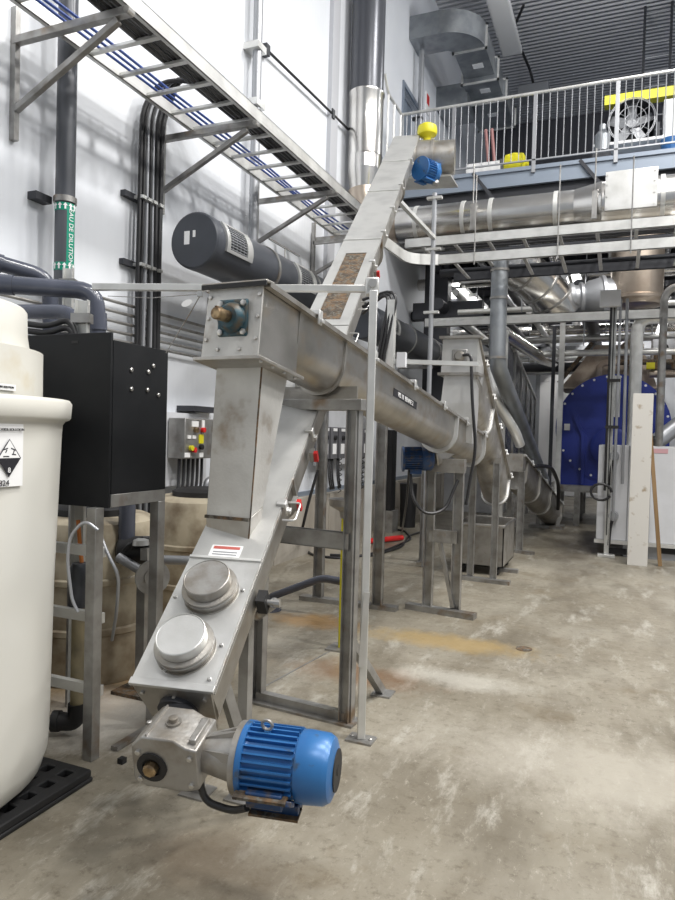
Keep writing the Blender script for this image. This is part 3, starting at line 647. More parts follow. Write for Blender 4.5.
# supply duct diagonal brace on the right of the conveyor
q = P(398, 200, 7.3); q2 = P(434, 238, 8.0)
tag(MB().bar(q, q2, .05, .04).build('diagonal_brace', 'tray'), 'bright diagonal strut from the long conveyor to the thin vertical conduit', 'strut')
vc = P(435, 189, 8.0); vb = P(429, 440, 8.0)
vcd = thing('vertical_conduit', (vc.x, vc.y, 0), 'thin pale vertical conduit left of the cross trays hanging below the upper blue motor', 'conduit')
MB().cyl(V((vc.x, vc.y, 0)), V((vc.x, vc.y, vc.z-.05)), .028, seg=10).build('tube', 'conduit', vcd)
for py in (198, 249, 312):
    zz = P(434, py, 8.0).z; MB().box((vc.x-.09, vc.y-.03, zz-.015), (vc.x+.09, vc.y+.03, zz+.015)).build('strap', 'tray', vcd)

# ---------------------------------------------------------------- front conveyor (shallow, head box nearest)
def conv(t, a, b, wtop, depth, mt, mc_, nclamp=6, endring=True, hb=.34, cover_m=None, clamp_sides=(1,)):
    D = (b-a).normalized(); S = D.cross(Z).normalized(); N = S.cross(D).normalized(); L = (b-a).length; hw = wtop/2
    def c(s, w, h=0): return a + D*s + S*w + N*h
    MB().loft([u_ring(c(hb, 0, 0), S, N, hw, depth), u_ring(c(L, 0, 0), S, N, hw, depth)]).build('trough', mt, t)
    for sg in (-1, 1): MB().bar(c(0, sg*(hw+.012), -.006), c(L, sg*(hw+.012), -.006), .03, .010, side=S).build('trough_flange', mt, t)
    MB().obox(c(L/2, 0, .008), S*(hw+.028), D*L/2, N*.004).obox(c(L/2, hw+.026, 0), S*.003, D*L/2, N*.011).obox(c(L/2, -hw-.026, 0), S*.003, D*L/2, N*.011).build('cover', mc_, t)
    for k in range(nclamp):
        for sg in clamp_sides: clamp(c(hb+.12+(L-hb-.2)*k/max(nclamp-1, 1), sg*(hw+.008), .012), S, N, D, sg, t)
    return D, S, N, L, c
a1 = V((-1.555, 2.50, 2.205)); b1 = V((-1.37, 6.75, 1.585))
hbx = P(238, 288, 2.95)
a1 = V((hbx.x+.01, hbx.y-.02, hbx.z))
cv1 = thing('screw_conveyor', (a1.x, a1.y, a1.z-.4), 'near stainless trough conveyor with square head box and blue bearing, sloping gently away', 'conveyor')
Wc1 = .275
D1, S1, N1, LEN1, c1 = conv(cv1, a1, b1, Wc1, .285, 'ss', 'ss2', 6, hb=.33)
# head box (vertical front face)
hw = .142; fr = a1; 
Sx = S1; Dh = V((D1.x, D1.y, 0)).normalized()
def hbp(s, w, z): return fr + D1*s + Sx*w + N1*z
zb = P(230, 360, 2.95).z - fr.z
slope = D1.z/V((D1.x, D1.y, 0)).length
hw = .130
box = [hbp(0, -hw, 0), hbp(0, hw, 0), hbp(0, hw+.01, zb), hbp(0, -hw-.01, zb)]
bk_ = [hbp(.34, -hw, 0), hbp(.34, hw, 0), hbp(.34, hw+.01, zb-.0), hbp(.34, -hw-.01, zb-.0)]
MB().loft([box, bk_]).build('head_box', 'ss', cv1, .002)
MB().prism([p - Dh*.003 for p in [hbp(0, -hw-.008, 0), hbp(0, hw+.008, 0), hbp(0, hw+.014, zb), hbp(0, -hw-.016, zb)]], -Dh*.008).build('front_plate', 'dirtyplate', cv1, .002)
MB().obox(hbp(.0, 0, .010), Sx*(hw+.035), Dh*.035, Z*.007).build('cover_lip', 'ss2', cv1, .004)
MB().obox(hbp(-.03, 0, -.004), Sx*(hw+.035), Dh*.004, Z*.010).build('gasket', 'rubber', cv1)
FP = -.012
for w_ in (-.125, .125):
    for z_ in (-.045, -.14, -.235): bolt(hbp(FP, w_, z_), -Dh, .010, cv1)
for w_ in (-.06, .05): bolt(hbp(FP, w_, zb+.035), -Dh, .009, cv1)
bc = hbp(FP, 0.008, -.145)
MB().obox(bc-Dh*.008, Sx*.076, Dh*.010, Z*.080).build('bearing_housing', 'teal', cv1, .012)
MB().lathe(bc-Dh*.016, -Dh, [(0, .068), (.012, .064), (.034, .054), (.04, .046)], 32).build('bearing_ring', 'teal', cv1)
for i in (-1, 1):
    for j in (-1, 1): bolt(bc-Dh*.018+Sx*.058*i+Z*.061*j, -Dh, .014, cv1)
MB().lathe(bc-Dh*.04, -Dh, [(-.01, .044), (.008, .044), (.008, .026), (.095, .026), (.10, .021)], 24).build('drive_shaft', 'brass', cv1)
MB().obox(bc-Dh*.115+Z*.026, Sx*.005, Dh*.022, Z*.004).build('key', 'rust', cv1)
# chute flange + chute
MB().obox(hbp(.165, 0, zb-.008), Sx*(hw+.04), D1*.20, N1*.008).build('chute_flange', 'ss2', cv1, .003)
for k in range(4): bolt(hbp(.0+.1*k, hw+.025, zb-.016), -N1, .008, cv1)
def chp(s, w, z): return fr+Dh*(s+.0+zb*slope)+Sx*w+Z*z
zc = zb-.016; zd = P(228, 520, 2.92).z-fr.z; ze = P(228, 548, 2.92).z-fr.z
r_t = [chp(.02, -.146, zc), chp(.02, .094, zc), chp(.25, .094, zc-.035), chp(.25, -.146, zc-.035)]
r_m = [chp(-.02, -.155, zd), chp(-.02, .070, zd), chp(.10, .070, zd+.05), chp(.10, -.155, zd+.05)]
r_b = [chp(-.018, -.153, ze+.02), chp(-.018, .068, ze-.01), chp(.08, .068, ze+.06), chp(.08, -.153, ze+.09)]
MB().loft([r_t, r_m]).build('chute', 'dirtyplate', cv1, .004)
MB().loft([r_m, r_b]).build('chute_foot', 'ss2', cv1, .003)
MB().bar(chp(-.024, -.157, zd), chp(-.024, .072, zd), .012, .014).build('weld_seam', 'rust', cv1)
MB().bar(chp(.020, .093, zc), chp(-.018, .068, ze), .006, .006).build('weld_seam', 'rust', cv1)
for s_ in (.84, ): 
    MB().loft([u_ring(c1(s_, 0, -.004), S1, N1, Wc1/2+.012, .30), u_ring(c1(s_+.016, 0, -.004), S1, N1, Wc1/2+.012, .30)]).build('joint_flange', 'ss2', cv1)
for s_ in (3.15, LEN1-.02):
    MB().loft([u_ring(c1(s_, 0, -.004), S1, N1, Wc1/2+.03, .315), u_ring(c1(s_+.03, 0, -.004), S1, N1, Wc1/2+.03, .315)]).build('joint_flange', 'plate', cv1)
# dark stencilled label on the side of the trough
sl0 = (hit(404, 418, c1(0, Wc1/2), S1)-a1).dot(D1)
lo_ = c1(sl0, Wc1/2+.0015, -.115)
MB().obox(lo_, D1*.24, N1*.026, S1*.0008).build('name_plate', 'ink', cv1)
text('plate_text', 'VIS 10  BENNE 2', .045, lo_+S1*.0015, D1, N1, 'label', cv1)
# small blue motor under the lower end
mb_ = P(402, 459, 5.9)
motor(cv1, mb_, RT, Z, .10, .28, 'bluedirty', 'motor', False)
MB().obox(mb_+RT*.12-Z*.11, RT*.05, FW*.05, Z*.02).build('terminal_box', 'bluedirty', cv1)
MB().bar(mb_+RT*.26, c1(3.6, 0, -.2), .12, .12).build('gearbox', 'ss2', cv1, .01)

# third conveyor, steep, drops onto the end of the front one
h3 = P(461, 339, 6.1); e3 = P(497, 478, 8.25)
cv3 = thing('screw_conveyor', (h3.x, h3.y, h3.z-.6), 'steep stainless conveyor with pale square head box rising behind the wheeled tub', 'conveyor')
D3, S3, N3, LEN3, c3 = conv(cv3, h3, e3, .29, .36, 'ss2', 'ss2', 5, hb=.25)
Dh3 = V((D3.x, D3.y, 0)).normalized()
def h3p(s, w, z): return h3+Dh3*s+S3*w+Z*z
z3b = P(455, 373, 6.1).z-h3.z
MB().loft([[h3p(-.02, -.16, 0), h3p(-.02, .16, 0), h3p(-.02, .15, z3b), h3p(-.02, -.17, z3b)], [h3p(.3, -.16, -.24), h3p(.3, .16, -.24), h3p(.3, .15, z3b-.1), h3p(.3, -.17, z3b-.1)]]).build('head_box', 'plate', cv3)
MB().obox(h3p(0, 0, .012), S3*.185, Dh3*.06, Z*.012).build('cover_lip', 'ss2', cv3)
MB().obox(h3p(.08, -.01, z3b-.008), S3*.185, Dh3*.13, Z*.012).build('chute_flange', 'ss2', cv3)
z3c = P(455, 403, 6.1).z-h3.z; z3d = P(460, 428, 6.1).z-h3.z
MB().loft([[h3p(-.01, -.14, z3b), h3p(-.01, .13, z3b), h3p(.2, .13, z3b), h3p(.2, -.14, z3b)], [h3p(-.03, -.16, z3c), h3p(-.03, .14, z3c), h3p(.2, .14, z3c), h3p(.2, -.16, z3c)]]).build('chute', 'plate', cv3)
MB().loft([[h3p(-.03, -.16, z3c), h3p(-.03, .14, z3c), h3p(.2, .14, z3c), h3p(.2, -.16, z3c)], [h3p(-.02, -.12, z3d-.1), h3p(-.02, .13, z3d-.14), h3p(.18, .13, z3d-.14), h3p(.18, -.12, z3d-.1)]]).build('chute_foot', 'plate', cv3)
MB().obox(h3p(-.03, 0, z3b*.52), S3*.07, Dh3*.01, Z*.065).build('bearing_housing', 'sspost', cv3, .01)
MB().lathe(h3p(-.04, 0, z3b*.52), -Dh3, [(0, .05), (.02, .04), (.05, .03)], 20).build('bearing_ring', 'ss2', cv3)
for s_ in (1.1, LEN3-.03): MB().loft([u_ring(c3(s_, 0, -.004), S3, N3, .165, .38), u_ring(c3(s_+.03, 0, -.004), S3, N3, .165, .38)]).build('joint_flange', 'plate', cv3)
MB().tube(bend([h3p(-.06, .03, z3b*.5), h3p(-.12, .12, z3b*.5), P(472, 400, 5.9), P(476, 450, 5.9), P(470, 480, 5.9), P(466, 505, 5.9)], .2), .014, 8).build('hanging_cable', 'cable', cv3)
# fourth conveyor farther back
h4 = P(512, 455, 9.3); e4 = P(552, 503, 12.3)
cv4 = thing('screw_conveyor', (h4.x, h4.y, .6), 'farthest stainless trough conveyor with bright cover running down to the floor behind', 'conveyor')
D4, S4, N4, LEN4, c4 = conv(cv4, h4, e4, .34, .42, 'ss2', 'plate', 6, hb=.3)
MB().obox(h4+Z*-.1, S4*.17, Dh*.12, Z*.12).build('head_box', 'ss2', cv4)
for s_ in (1.2, 2.2, LEN4-.03): MB().loft([u_ring(c4(s_, 0, -.004), S4, N4, .195, .44), u_ring(c4(s_+.03, 0, -.004), S4, N4, .195, .44)]).build('joint_flange', 'ss2', cv4)
MB().tube(bend([c4(.6, .2, 0), c4(1.2, .32, .15), c4(2.2, .3, .1), c4(2.9, .2, -.2)], .4), .03, 8).build('cable', 'cable', cv4)

# ---------------------------------------------------------------- support frames
def foot(c, m='sspost'): return MB().box((c.x-.06, c.y-.06, 0), (c.x+.06, c.y+.06, .01))
F1 = thing('conveyor_stand', PZ(300, 712), 'nearest steel portal frame under the front conveyor beside the blue motor', 'stand')
pR = PZ(346.5, 722); pL = PZ(258, 700); pL = V((pR.x-.60, pR.y+.07, 0)) if abs(pL.x-pR.x) < .3 else pL
zt1 = P(350, 411, 3.69).z
fd = (pR-pL).normalized()
MB().chan(pR, pR+Z*zt1, .075, .05, .006, side=fd).build('post', 'sspost', F1, .001)
MB().chan(pR+fd*.0-fd.cross(Z)*-.03, pR-fd.cross(Z)*-.03+Z*zt1, .06, .03, .006, side=fd).build('post_stiffener', 'sspost', F1)
MB().chan(pL, pL+Z*zt1, .075, .05, .006, side=fd).build('post', 'sspost', F1, .001)
MB().bar(pL-fd*.06+Z*.006, pR+fd*.06+Z*.006, .13, .012).build('foot_bar', 'sspost', F1)
MB().bar(pL+Z*.03, pR+Z*.03, .05, .05).build('floor_channel', 'sspost', F1)
MB().bar(pL-fd*.03+Z*(zt1+.03), pR+fd*.06+Z*(zt1+.03), .10, .06).build('top_beam', 'sspost', F1, .003)
MB().obox((pL+pR)/2+Z*(zt1+.095), fd*.30, fd.cross(Z)*.004, Z*.035).build('saddle_plate', 'ss2', F1)
MB().obox((pL+pR)/2+Z*(zt1+.14)+fd*.05, fd*.14, fd.cross(Z)*.004, Z*.02).build('saddle_shim', 'ss', F1)
zm = P(350, 540, 3.69).z
pm = P(272, 532, 3.5)
MB().chan(V((pL.x, pL.y, zm)), V((pR.x, pR.y, zm)), .07, .09, .006).build('middle_beam', 'sspost', F1)
MB().bar(V((pR.x, pR.y+.03, P(352, 640, 3.7).z)), PZ(381, 694)+Z*.02, .045, .045).build('brace', 'sspost', F1)
foot(PZ(383, 694)).build('brace_foot', 'sspost', F1)
rod = thing('tie_strut', c2(.5, .2, -.1), 'round steel strut joining the long conveyor to the nearest portal frame', 'strut')
MB().cyl(c2(.50, .225, -.12), V((pL.x, pL.y-.03, P(262, 612, 4.0).z)), .022, seg=14).build('tube', 'sspost', rod)
MB().cyl(c2(.50, .255, -.12)-S2*.03, c2(.5, .23, -.12)+S2*.02, .018, seg=10).build('eye', 'screw', rod)

F2 = thing('conveyor_stand', PZ(350, 606), 'steel frame with two posts under the long steep conveyor near the concrete wall', 'stand')
a = PZ(318, 601); b = PZ(377, 609); zt2 = P(320, 415, 6.3).z
for q, zz in ((a, P(318, 405, 6.35).z), (b, P(382, 425, 6.1).z)): MB().chan(q, V((q.x, q.y, zz+.35)), .09, .06, .007, side=X).build('post', 'sspost', F2)
MB().bar(PZ(301, 599)+Z*.02, PZ(397, 611)+Z*.02, .1, .04).build('foot_bar', 'sspost', F2)
MB().bar(V((a.x, a.y, zt2+.15)), V((b.x, b.y, zt2+.15)), .06, .08).build('top_beam', 'sspost', F2)

F3 = thing('conveyor_stand', PZ(440, 612), 'steel frame with long foot bar under the lower end of the front conveyor', 'stand')
a = PZ(427, 611); b = PZ(455, 614.5)
for q in (a, b): MB().chan(q, V((q.x, q.y, P(440, 470, 5.95).z)), .085, .06, .007, side=X).build('post', 'sspost', F3)
MB().bar(PZ(407, 608)+Z*.025, PZ(475, 619.5)+Z*.025, .09, .05).build('foot_bar', 'sspost', F3)
MB().bar(V((a.x, a.y, .68)), V((b.x, b.y, .68)), .05, .11).build('cross_beam', 'sspost', F3)
MB().bar(V((a.x+.1, a.y, .62)), V((b.x-.02, b.y-.0, .06)), .03, .05).build('brace', 'sspost', F3)
MB().bar(V((a.x-.02, a.y, P(440, 470, 5.95).z+.04)), V((b.x+.05, b.y, P(440, 470, 5.95).z+.04)), .1, .12).build('saddle', 'ss2', F3)
F3b = thing('support_post', PZ(422, 562), 'single slim steel post behind the front conveyor end with small floor plate', 'post')
q = PZ(422, 562); MB().chan(q, V((q.x, q.y, 1.65)), .07, .05, .006, side=X).build('post', 'sspost', F3b); foot(q).build('foot_plate', 'sspost', F3b)
q = PZ(451, 606)+V((.0, .3, 0)); 
F4 = thing('conveyor_stand', PZ(485, 582), 'steel frame with foot bar in front of the wheeled stainless tub', 'stand')
a = PZ(470, 579.5); b = PZ(493, 582.5); t4 = P(485, 462, 7.4).z
for q in (a, b): MB().chan(q, V((q.x, q.y, t4)), .07, .05, .006, side=X).build('post', 'sspost', F4)
MB().bar(PZ(458, 578.5)+Z*.02, PZ(510, 585)+Z*.02, .09, .04).build('foot_bar', 'sspost', F4)
MB().obox((a+b)/2+Z*(t4+.02)+X*.03, X*.14, Y*.01, Z*.03).build('saddle', 'ss2', F4)
F5 = thing('conveyor_stand', PZ(522, 553), 'small steel post with short foot bar behind the tub under the farthest conveyor', 'stand')
a = PZ(519, 553); MB().chan(a, V((a.x, a.y, P(520, 470, 9.4).z)), .09, .05, .006, side=X).build('post', 'sspost', F5)
MB().bar(PZ(514, 552)+Z*.02, PZ(533, 555)+Z*.02, .09, .04).build('foot_bar', 'sspost', F5)
tag(MB().bar(PZ(499, 571)+Z*.02, PZ(518, 573)+Z*.02, .09, .04).build('foot_bar', 'sspost'), 'loose short steel foot bar on the floor right of the wheeled tub', 'bar')
q = P(550, 500, 12.0); F6 = thing('conveyor_stand', (q.x, q.y, 0), 'low stand under the foot of the farthest conveyor', 'stand')
MB().box((q.x-.35, q.y-.1, 0), (q.x+.25, q.y+.3, .05)).build('base', 'sspost', F6)
for dx in (-.2, .15): MB().box((q.x+dx-.03, q.y, .05), (q.x+dx+.03, q.y+.08, .2)).build('leg', 'sspost', F6)

# wheeled stainless tub
tl = PZ(458, 577).y
TB = thing('wheeled_tub', PZ(485, 575), 'square stainless tub on black casters under the steep third conveyor', 'tub')
y0 = 7.75; xl = PY(456, 530, y0).x; xr = PY(504, 530, y0).x; zt_ = PY(504, 527, y0).z; zb_ = PY(480, 566, y0).z; y1 = y0+.85; t_ = .012
MB().box((xl, y0, zb_), (xr, y1, zb_+t_)).box((xl, y0, zb_), (xr, y0+t_, zt_)).box((xl, y1-t_, zb_), (xr, y1, zt_)).box((xl, y0, zb_), (xl+t_, y1, zt_)).box((xr-t_, y0, zb_), (xr, y1, zt_)).build('body', 'ss2', TB)
MB().tube([V((xl, y0, zt_)), V((xr, y0, zt_)), V((xr, y1, zt_)), V((xl, y1, zt_)), V((xl, y0, zt_))], .02, 8).build('rim', 'ss', TB)
for x_ in (xl+.08, xr-.08):
    for y_ in (y0+.08, y1-.08):
        w_ = MB().cyl(V((x_-.025, y_, .055)), V((x_+.025, y_, .055)), .055).build('caster', 'rubber', TB)
        MB().box((x_-.035, y_-.03, .06), (x_+.035, y_+.03, zb_)).build('fork', 'darksteel', w_)
# ---------------------------------------------------------------- left foreground: dosing tank, cabinet on stand
TC = V((-2.69, 1.82, 0)); mt = .055
tk = thing('dosing_tank', TC+Z*mt, 'large ivory double walled tank with wide rim at the left edge', 'tank')
zr = P(60, 398, 2.35).z; zr = 1.66
MB().lathe(TC, Z, [(mt, .48), (mt+.01, .53), (mt+.05, .575), (mt+.12, .597), (mt+.2, .602), (.9, .612), (zr-.14, .632), (zr-.10, .635), (zr-.085, .645), (zr-.08, .66), (zr-.07, .668), (zr-.01, .672), (zr+.005, .662), (zr+.008, .60), (zr-.05, .59), (zr-.3, .58)], 96).build('outer_basin', 'poly', tk, sharp=60)
zi = 2.03
MB().lathe(TC+V((0.0, 0, 0)), Z, [(zr-.3, .555), (zr+.16, .552), (zr+.20, .552), (zr+.205, .50), (zr+.27, .49), (zi, .487), (zi+.012, .478), (zi+.07, .25), (zi+.10, .12), (zi+.10, 0)], 96).build('inner_tank', 'poly', tk, sharp=60)
for th in (3, 123, 243):
    u = V((math.cos(R(th)), math.sin(R(th)), 0)); MB().lathe(TC+u*.525+Z*(zr+.15), Z, [(0, .025), (.06, .024), (.085, .016), (.095, .0)], 16).build('lifting_lug', 'poly', tk)
# labels lie on the wall of the tank
def tank_pt(px, py, rad):
    r = ray(px, py); a = r.x**2+r.y**2; e = EYE-TC; b = 2*(r.x*e.x+r.y*e.y); c_ = e.x**2+e.y**2-rad**2
    t = (-b-math.sqrt(b*b-4*a*c_))/(2*a); return EYE+r*t
def tframe(px, py, rad):
    p = tank_pt(px, py, rad); n = V((p.x-TC.x, p.y-TC.y, 0)).normalized(); return p, n, Z.cross(n).normalized()
p, n, xd = tframe(8, 458, .634)
def curved(rad, th0, dth, z0, z1, mtl, name, parent, seg=12, t=.0015):
    ring = []
    for rr in (rad, rad+t):
        pass
    a = [TC+V((math.cos(th0+dth*i/seg), math.sin(th0+dth*i/seg), 0)) *1.0 for i in range(seg+1)]
    rings = []
    for i in range(seg+1):
        u = V((math.cos(th0+dth*i/seg), math.sin(th0+dth*i/seg), 0))
        rings.append([TC+u*rad+Z*z0, TC+u*(rad+t)+Z*z0, TC+u*(rad+t)+Z*z1, TC+u*rad+Z*z1])
    return MB().loft(rings).build(name, mtl, parent)
th = math.atan2(n.y, n.x)
lab = curved(.6335, th-.16, .27, p.z-.105, p.z+.125, 'label', 'hazard_label', tk)
c0_ = p+n*.006; hw_, hh_ = .052, .07
def on(c, a, b): return c + xd*a + Z*b
MB().prism([on(c0_, -hw_, 0), on(c0_, 0, hh_), on(c0_, hw_, 0), on(c0_, 0, -hh_)], n*.0008).build('diamond_border', 'ink', lab)
MB().prism([on(c0_+n*.001, -hw_*.92+.001, .0), on(c0_+n*.001, 0, hh_*.94), on(c0_+n*.001, hw_*.92-.001, .0)], n*.0008).build('diamond_top', 'label', lab)
MB().bar(on(c0_+n*.002, -.028, .006), on(c0_+n*.002, -.002, .006), .001, .004).build('symbol_bar', 'ink', lab)
for a, b, a2, b2 in ((-.03, .03, -.008, .036), (.006, .036, .028, .028), (-.018, .02, -.012, .03), (.016, .016, .02, .028), (.01, .014, .028, .012)):
    MB().bar(on(c0_+n*.002, a, b), on(c0_+n*.002, a2, b2), .001, .004).build('symbol_stroke', 'ink', lab)
text('class_number', '8', .026, on(c0_+n*.0012, 0, -.045), xd, Z, 'label', lab)
text('label_title', 'SODIUM HYDROXIDE SOLUTION', .0135, on(c0_, -.035, .104), xd, Z, 'ink', lab)
text('label_code', '1824', .03, on(c0_, -.028, -.092), xd, Z, 'ink', lab)
p2, n2, xd2 = tframe(5, 387, .555)
l2 = MB().obox(p2+n2*.004-xd2*.04, n2*.0006, xd2*.09, Z*.012).build('name_label', 'label', tk)
text('label_title', 'SODIUM HYDROXIDE SOLUTION', .0105, p2+n2*.006-xd2*.04, xd2, Z, 'ink', l2)
mtb = thing('drain_pallet', (-2.7, 1.75, 0), 'black perforated plastic pallet under the ivory tank', 'pallet')
g = MB(); x0_, x1_, y0_, y1_ = -3.3, -2.08, 1.15, 2.32
g.box((x0_, y0_, 0), (x1_, y1_, .022))
g.build('base', 'rubber', mtb, .008)
n_ = 11; m = MB()
for i in range(n_+1):
    x = x0_+.03+(x1_-x0_-.06)*i/n_; m.box((x-.028, y0_+.01, .0225), (x+.028, y1_-.01, .055))
for j in range(n_+1):
    y = y0_+.03+(y1_-y0_-.06)*j/n_; m.box((x0_+.01, y-.024, .0225), (x1_-.01, y+.024, .0545))
m.build('grid_top', 'rubber', mtb, .006)

BX0, BX1, BY0, BY1 = -2.78, -2.19, 2.505, 2.93
BZs = P(165, 489, 3.56).z
pc = P(112, 335, 3.05); BZ1 = 2.0; BZ0 = P(108, 509, 3.05).z
bx_ = thing('equipment_cabinet', (-2.48, 2.7, BZ0), 'black cabinet standing on a grey steel stand behind the ivory tank', 'cabinet')
MB().box((BX0, BY0+.012, BZs+.001), (BX1-.004, BY1, BZ1-.04)).build('body', 'blackplastic', bx_, .004)
MB().box((BX0, BY0-.004, BZ0-.01), (BX1+.004, BY0+.010, BZ1)).build('front_sheet', 'blackplastic', bx_, .003)
MB().box((BX1-.004, BY0+.014, BZs+.001), (BX1+.004, BY1, BZ1-.035)).build('side_sheet', 'blackplastic', bx_, .002)
for px, py in ((131, 370), (148, 372), (153, 366), (131, 389), (147, 390), (158, 395)):
    q = PX(px, py, BX1+.004); bolt(q, X, .011, bx_, m='screw')
q = PY(75, 342, BY0-.004); MB().box((q.x-.02, BY0-.006, q.z-.006), (q.x+.02, BY0-.003, q.z+.006)).build('slot', 'rubber', bx_)
SX1 = -2.2; st_ = thing('steel_stand', (-2.5, 2.7, 0), 'grey steel angle stand with rungs carrying the black cabinet', 'stand')
for x_, y_ in ((SX1-.035, 2.472), (SX1-.01, 2.90), (-2.76, 2.545), (-2.76, 2.90)):
    MB().bar(V((x_, y_, 0)), V((x_, y_, BZs-.06)), .055, .055).build('leg', 'sspost', st_, .003)
MB().bar(V((SX1-.01, 2.52, BZs-.03)), V((SX1-.01, 2.93, BZs-.03)), .05, .06).build('top_beam', 'sspost', st_, .002)
MB().bar(V((-2.76, 2.52, BZs-.03)), V((-2.76, 2.93, BZs-.03)), .05, .06).build('top_beam', 'sspost', st_, .002)
for py in (548, 616, 691):
    zz = P(98, py+7, 3.13).z; MB().bar(V((-2.74, 2.53, zz)), V((SX1-.03, 2.53, zz)), .03, .05).build('rung', 'tray', st_, .002)
MB().bar(V((SX1+.01, 2.58, .012)), V((SX1+.01, 3.1, .012)), .04, .02).build('floor_bar', 'sspost', st_)

# grey plastic pipes behind the cabinet
def pvc(name, pts, r, lab, col_=None, elbow=.12, m='pvc', cat='pipe', couplers=()):
    t = thing(name, pts[0], lab, cat)
    MB().tube(bend(pts, elbow, 6), r, 16).build('tube', m, t)
    for i in couplers:
        a, b = pts[i], pts[i+1]; d = (b-a).normalized(); c = a.lerp(b, .5) if (b-a).length < .3 else a+d*.18
        MB().cyl(c-d*.05, c+d*.05, r*1.14).build('coupling', m, t)
    return t
dd = 4.0
def lvl(px, py, d, px2, py2=None):
    a = P(px, py, d); return a
z2 = P(60, 290, dd).z
A = P(-30, 292, 3.85); B = P(96, 285, dd); A.z = z2; B.z = z2
pvc('plastic_pipe', [A, B, V((B.x+.02, B.y+.05, 1.2))], .052, 'thick grey plastic pipe with big elbow turning down behind the black cabinet', couplers=(0, 1), elbow=.11)
z1_ = P(25, 268, 4.2).z; A = P(-40, 252, 4.0); B = P(50, 278, 4.3); B2 = P(55, 300, 4.3)
pvc('plastic_pipe', [A, B, V((B.x, B.y+.05, 1.3))], .050, 'upper grey plastic pipe sloping down from the left edge', couplers=(0,))
A = P(10, 308, 3.72); B = P(77, 306, 3.78); B.z = A.z
pvc('plastic_pipe', [A-X*.5, B, V((B.x+.05, B.y+.03, 1.25))], .042, 'lower grey plastic pipe just above the black cabinet', couplers=(0,))
for px, py, w_, lab in ((68, 300, .06, 'galvanised strut post behind the plastic pipes below the green label'), (82, 318, .07, 'short galvanised strut post just behind the black cabinet')):
    q = P(px, py, 4.35 if px == 68 else 3.62); zt3 = P(px, 268 if px == 68 else 300, 4.35 if px == 68 else 3.62).z
    s_ = thing('strut_post', (q.x, q.y, 0), lab, 'post'); MB().chan(V((q.x, q.y, 0)), V((q.x, q.y, zt3)), w_, .04, .004, side=RT).build('channel', 'tray', s_)
    MB().obox(V((q.x, q.y, zt3-.1)), RT*.05, FW*.03, Z*.025).build('pipe_clip', 'sspost', s_)
for k in range(3):
    a = P(28, 324+k*7, 3.6); b = P(70, 318+k*7, 3.6); pvc('black_hose', [a, a.lerp(b, .5)-Z*.03, b, b+V((.1, .05, -.35))], .016, 'thin black hose between the lower plastic pipe and the cabinet', m='cable', cat='hose', elbow=.08)['group'] = 'thin hoses above the cabinet'
# front handrail: post and level bar
HR = thing('handrail', PZ(361, 740), 'slim steel handrail post beside the nearest portal frame with long level bar to the left', 'handrail')
pb = PZ(361, 740); ztp = P(373, 286, 3.47).z
be = P(93, 287, 3.55)
MB().bar(pb+Z*.01, V((pb.x, pb.y, ztp-.04)), .04, .04, side=RT).build('post', 'tray', HR, .004)
lowf = P(360, 665, 3.44)
MB().bar(V((pb.x, pb.y-.026, lowf.z)), V((pb.x+.02, pb.y-.03, P(369, 590, 3.44).z)), .03, .008, side=RT).build('cover_strip', 'plate', HR)
MB().box((pb.x-.07, pb.y-.05, 0), (pb.x+.07, pb.y+.05, .01)).build('foot_plate', 'sspost', HR)
for dx in (-.05, .05): bolt(pb+X*dx+Z*.01, Z, .01, HR)
bs = P(372, 289, 3.47); MB().bar(be, bs, .035, .035).build('level_bar', 'tray', HR, .003)
MB().obox(bs+Z*.01, RT*.035, FW*.03, Z*.045).build('corner_bracket', 'tray', HR, .008)
MB().cyl(bs-FW*.03+Z*.02, bs-FW*.05+Z*.02, .022).build('bolt', 'screw', HR)
bp = P(375, 288, 3.47)
pb2 = P(392, 305, 4.6)
HR2 = thing('conduit_stand', (pb2.x, pb2.y, 0), 'short pale upright with switch box and black cables right of the handrail post', 'post')
MB().bar(V((pb2.x, pb2.y, P(388, 372, 4.6).z)), V((pb2.x, pb2.y, P(386, 300, 4.6).z)), .05, .05).build('upright', 'tray', HR2)
zq = P(392, 360, 4.6).z
MB().obox(V((pb2.x+.08, pb2.y, zq)), X*.03, Y*.02, Z*.05).build('switch_box', 'whitebox', HR2)
zq = P(420, 362, 4.6)
MB().bar(V((pb2.x, pb2.y, zq.z)), V((pb2.x+.55, pb2.y+.25, zq.z)), .03, .03).build('cross_bar', 'tray', HR2)
for k in range(3): MB().tube(bend([V((pb2.x-.03-.02*k, pb2.y, zq.z-.1)), V((pb2.x-.04-.02*k, pb2.y-.04, zq.z)), V((pb2.x+.05-.03*k, pb2.y, zq.z+.5)), V((pb2.x-.25, pb2.y+.1, zq.z+.45-.05*k))], .15), .011, 8).build('cable', 'cable', HR2)
tg = thing('pull_cord', P(202, 295, 3.0), 'thin pull cord with oval white tag at the left of the near head box', 'cord')
MB().tube([P(201, 294, 3.0), P(192, 310, 3.05), P(166, 353, 3.1)], .0025, 6).build('cord', 'sspost', tg)
MB().tube([P(201, 294, 3.0), P(150, 298, 3.4), P(108, 296, 3.9)], .002, 6).build('cord', 'sspost', tg)
c_ = P(187, 303, 3.0); u = (RT+UP*.45).normalized(); v_ = UP.cross(FW).cross(u)
MB().prism([c_+u*.026*math.cos(i*math.pi/10)+(FW.cross(u))*.014*math.sin(i*math.pi/10) for i in range(20)], FW*.003).build('tag', 'label', tg)
MB().obox(P(200, 294, 3.0), RT*.012, FW*.006, UP*.012).build('eye_plate', 'plate', tg)

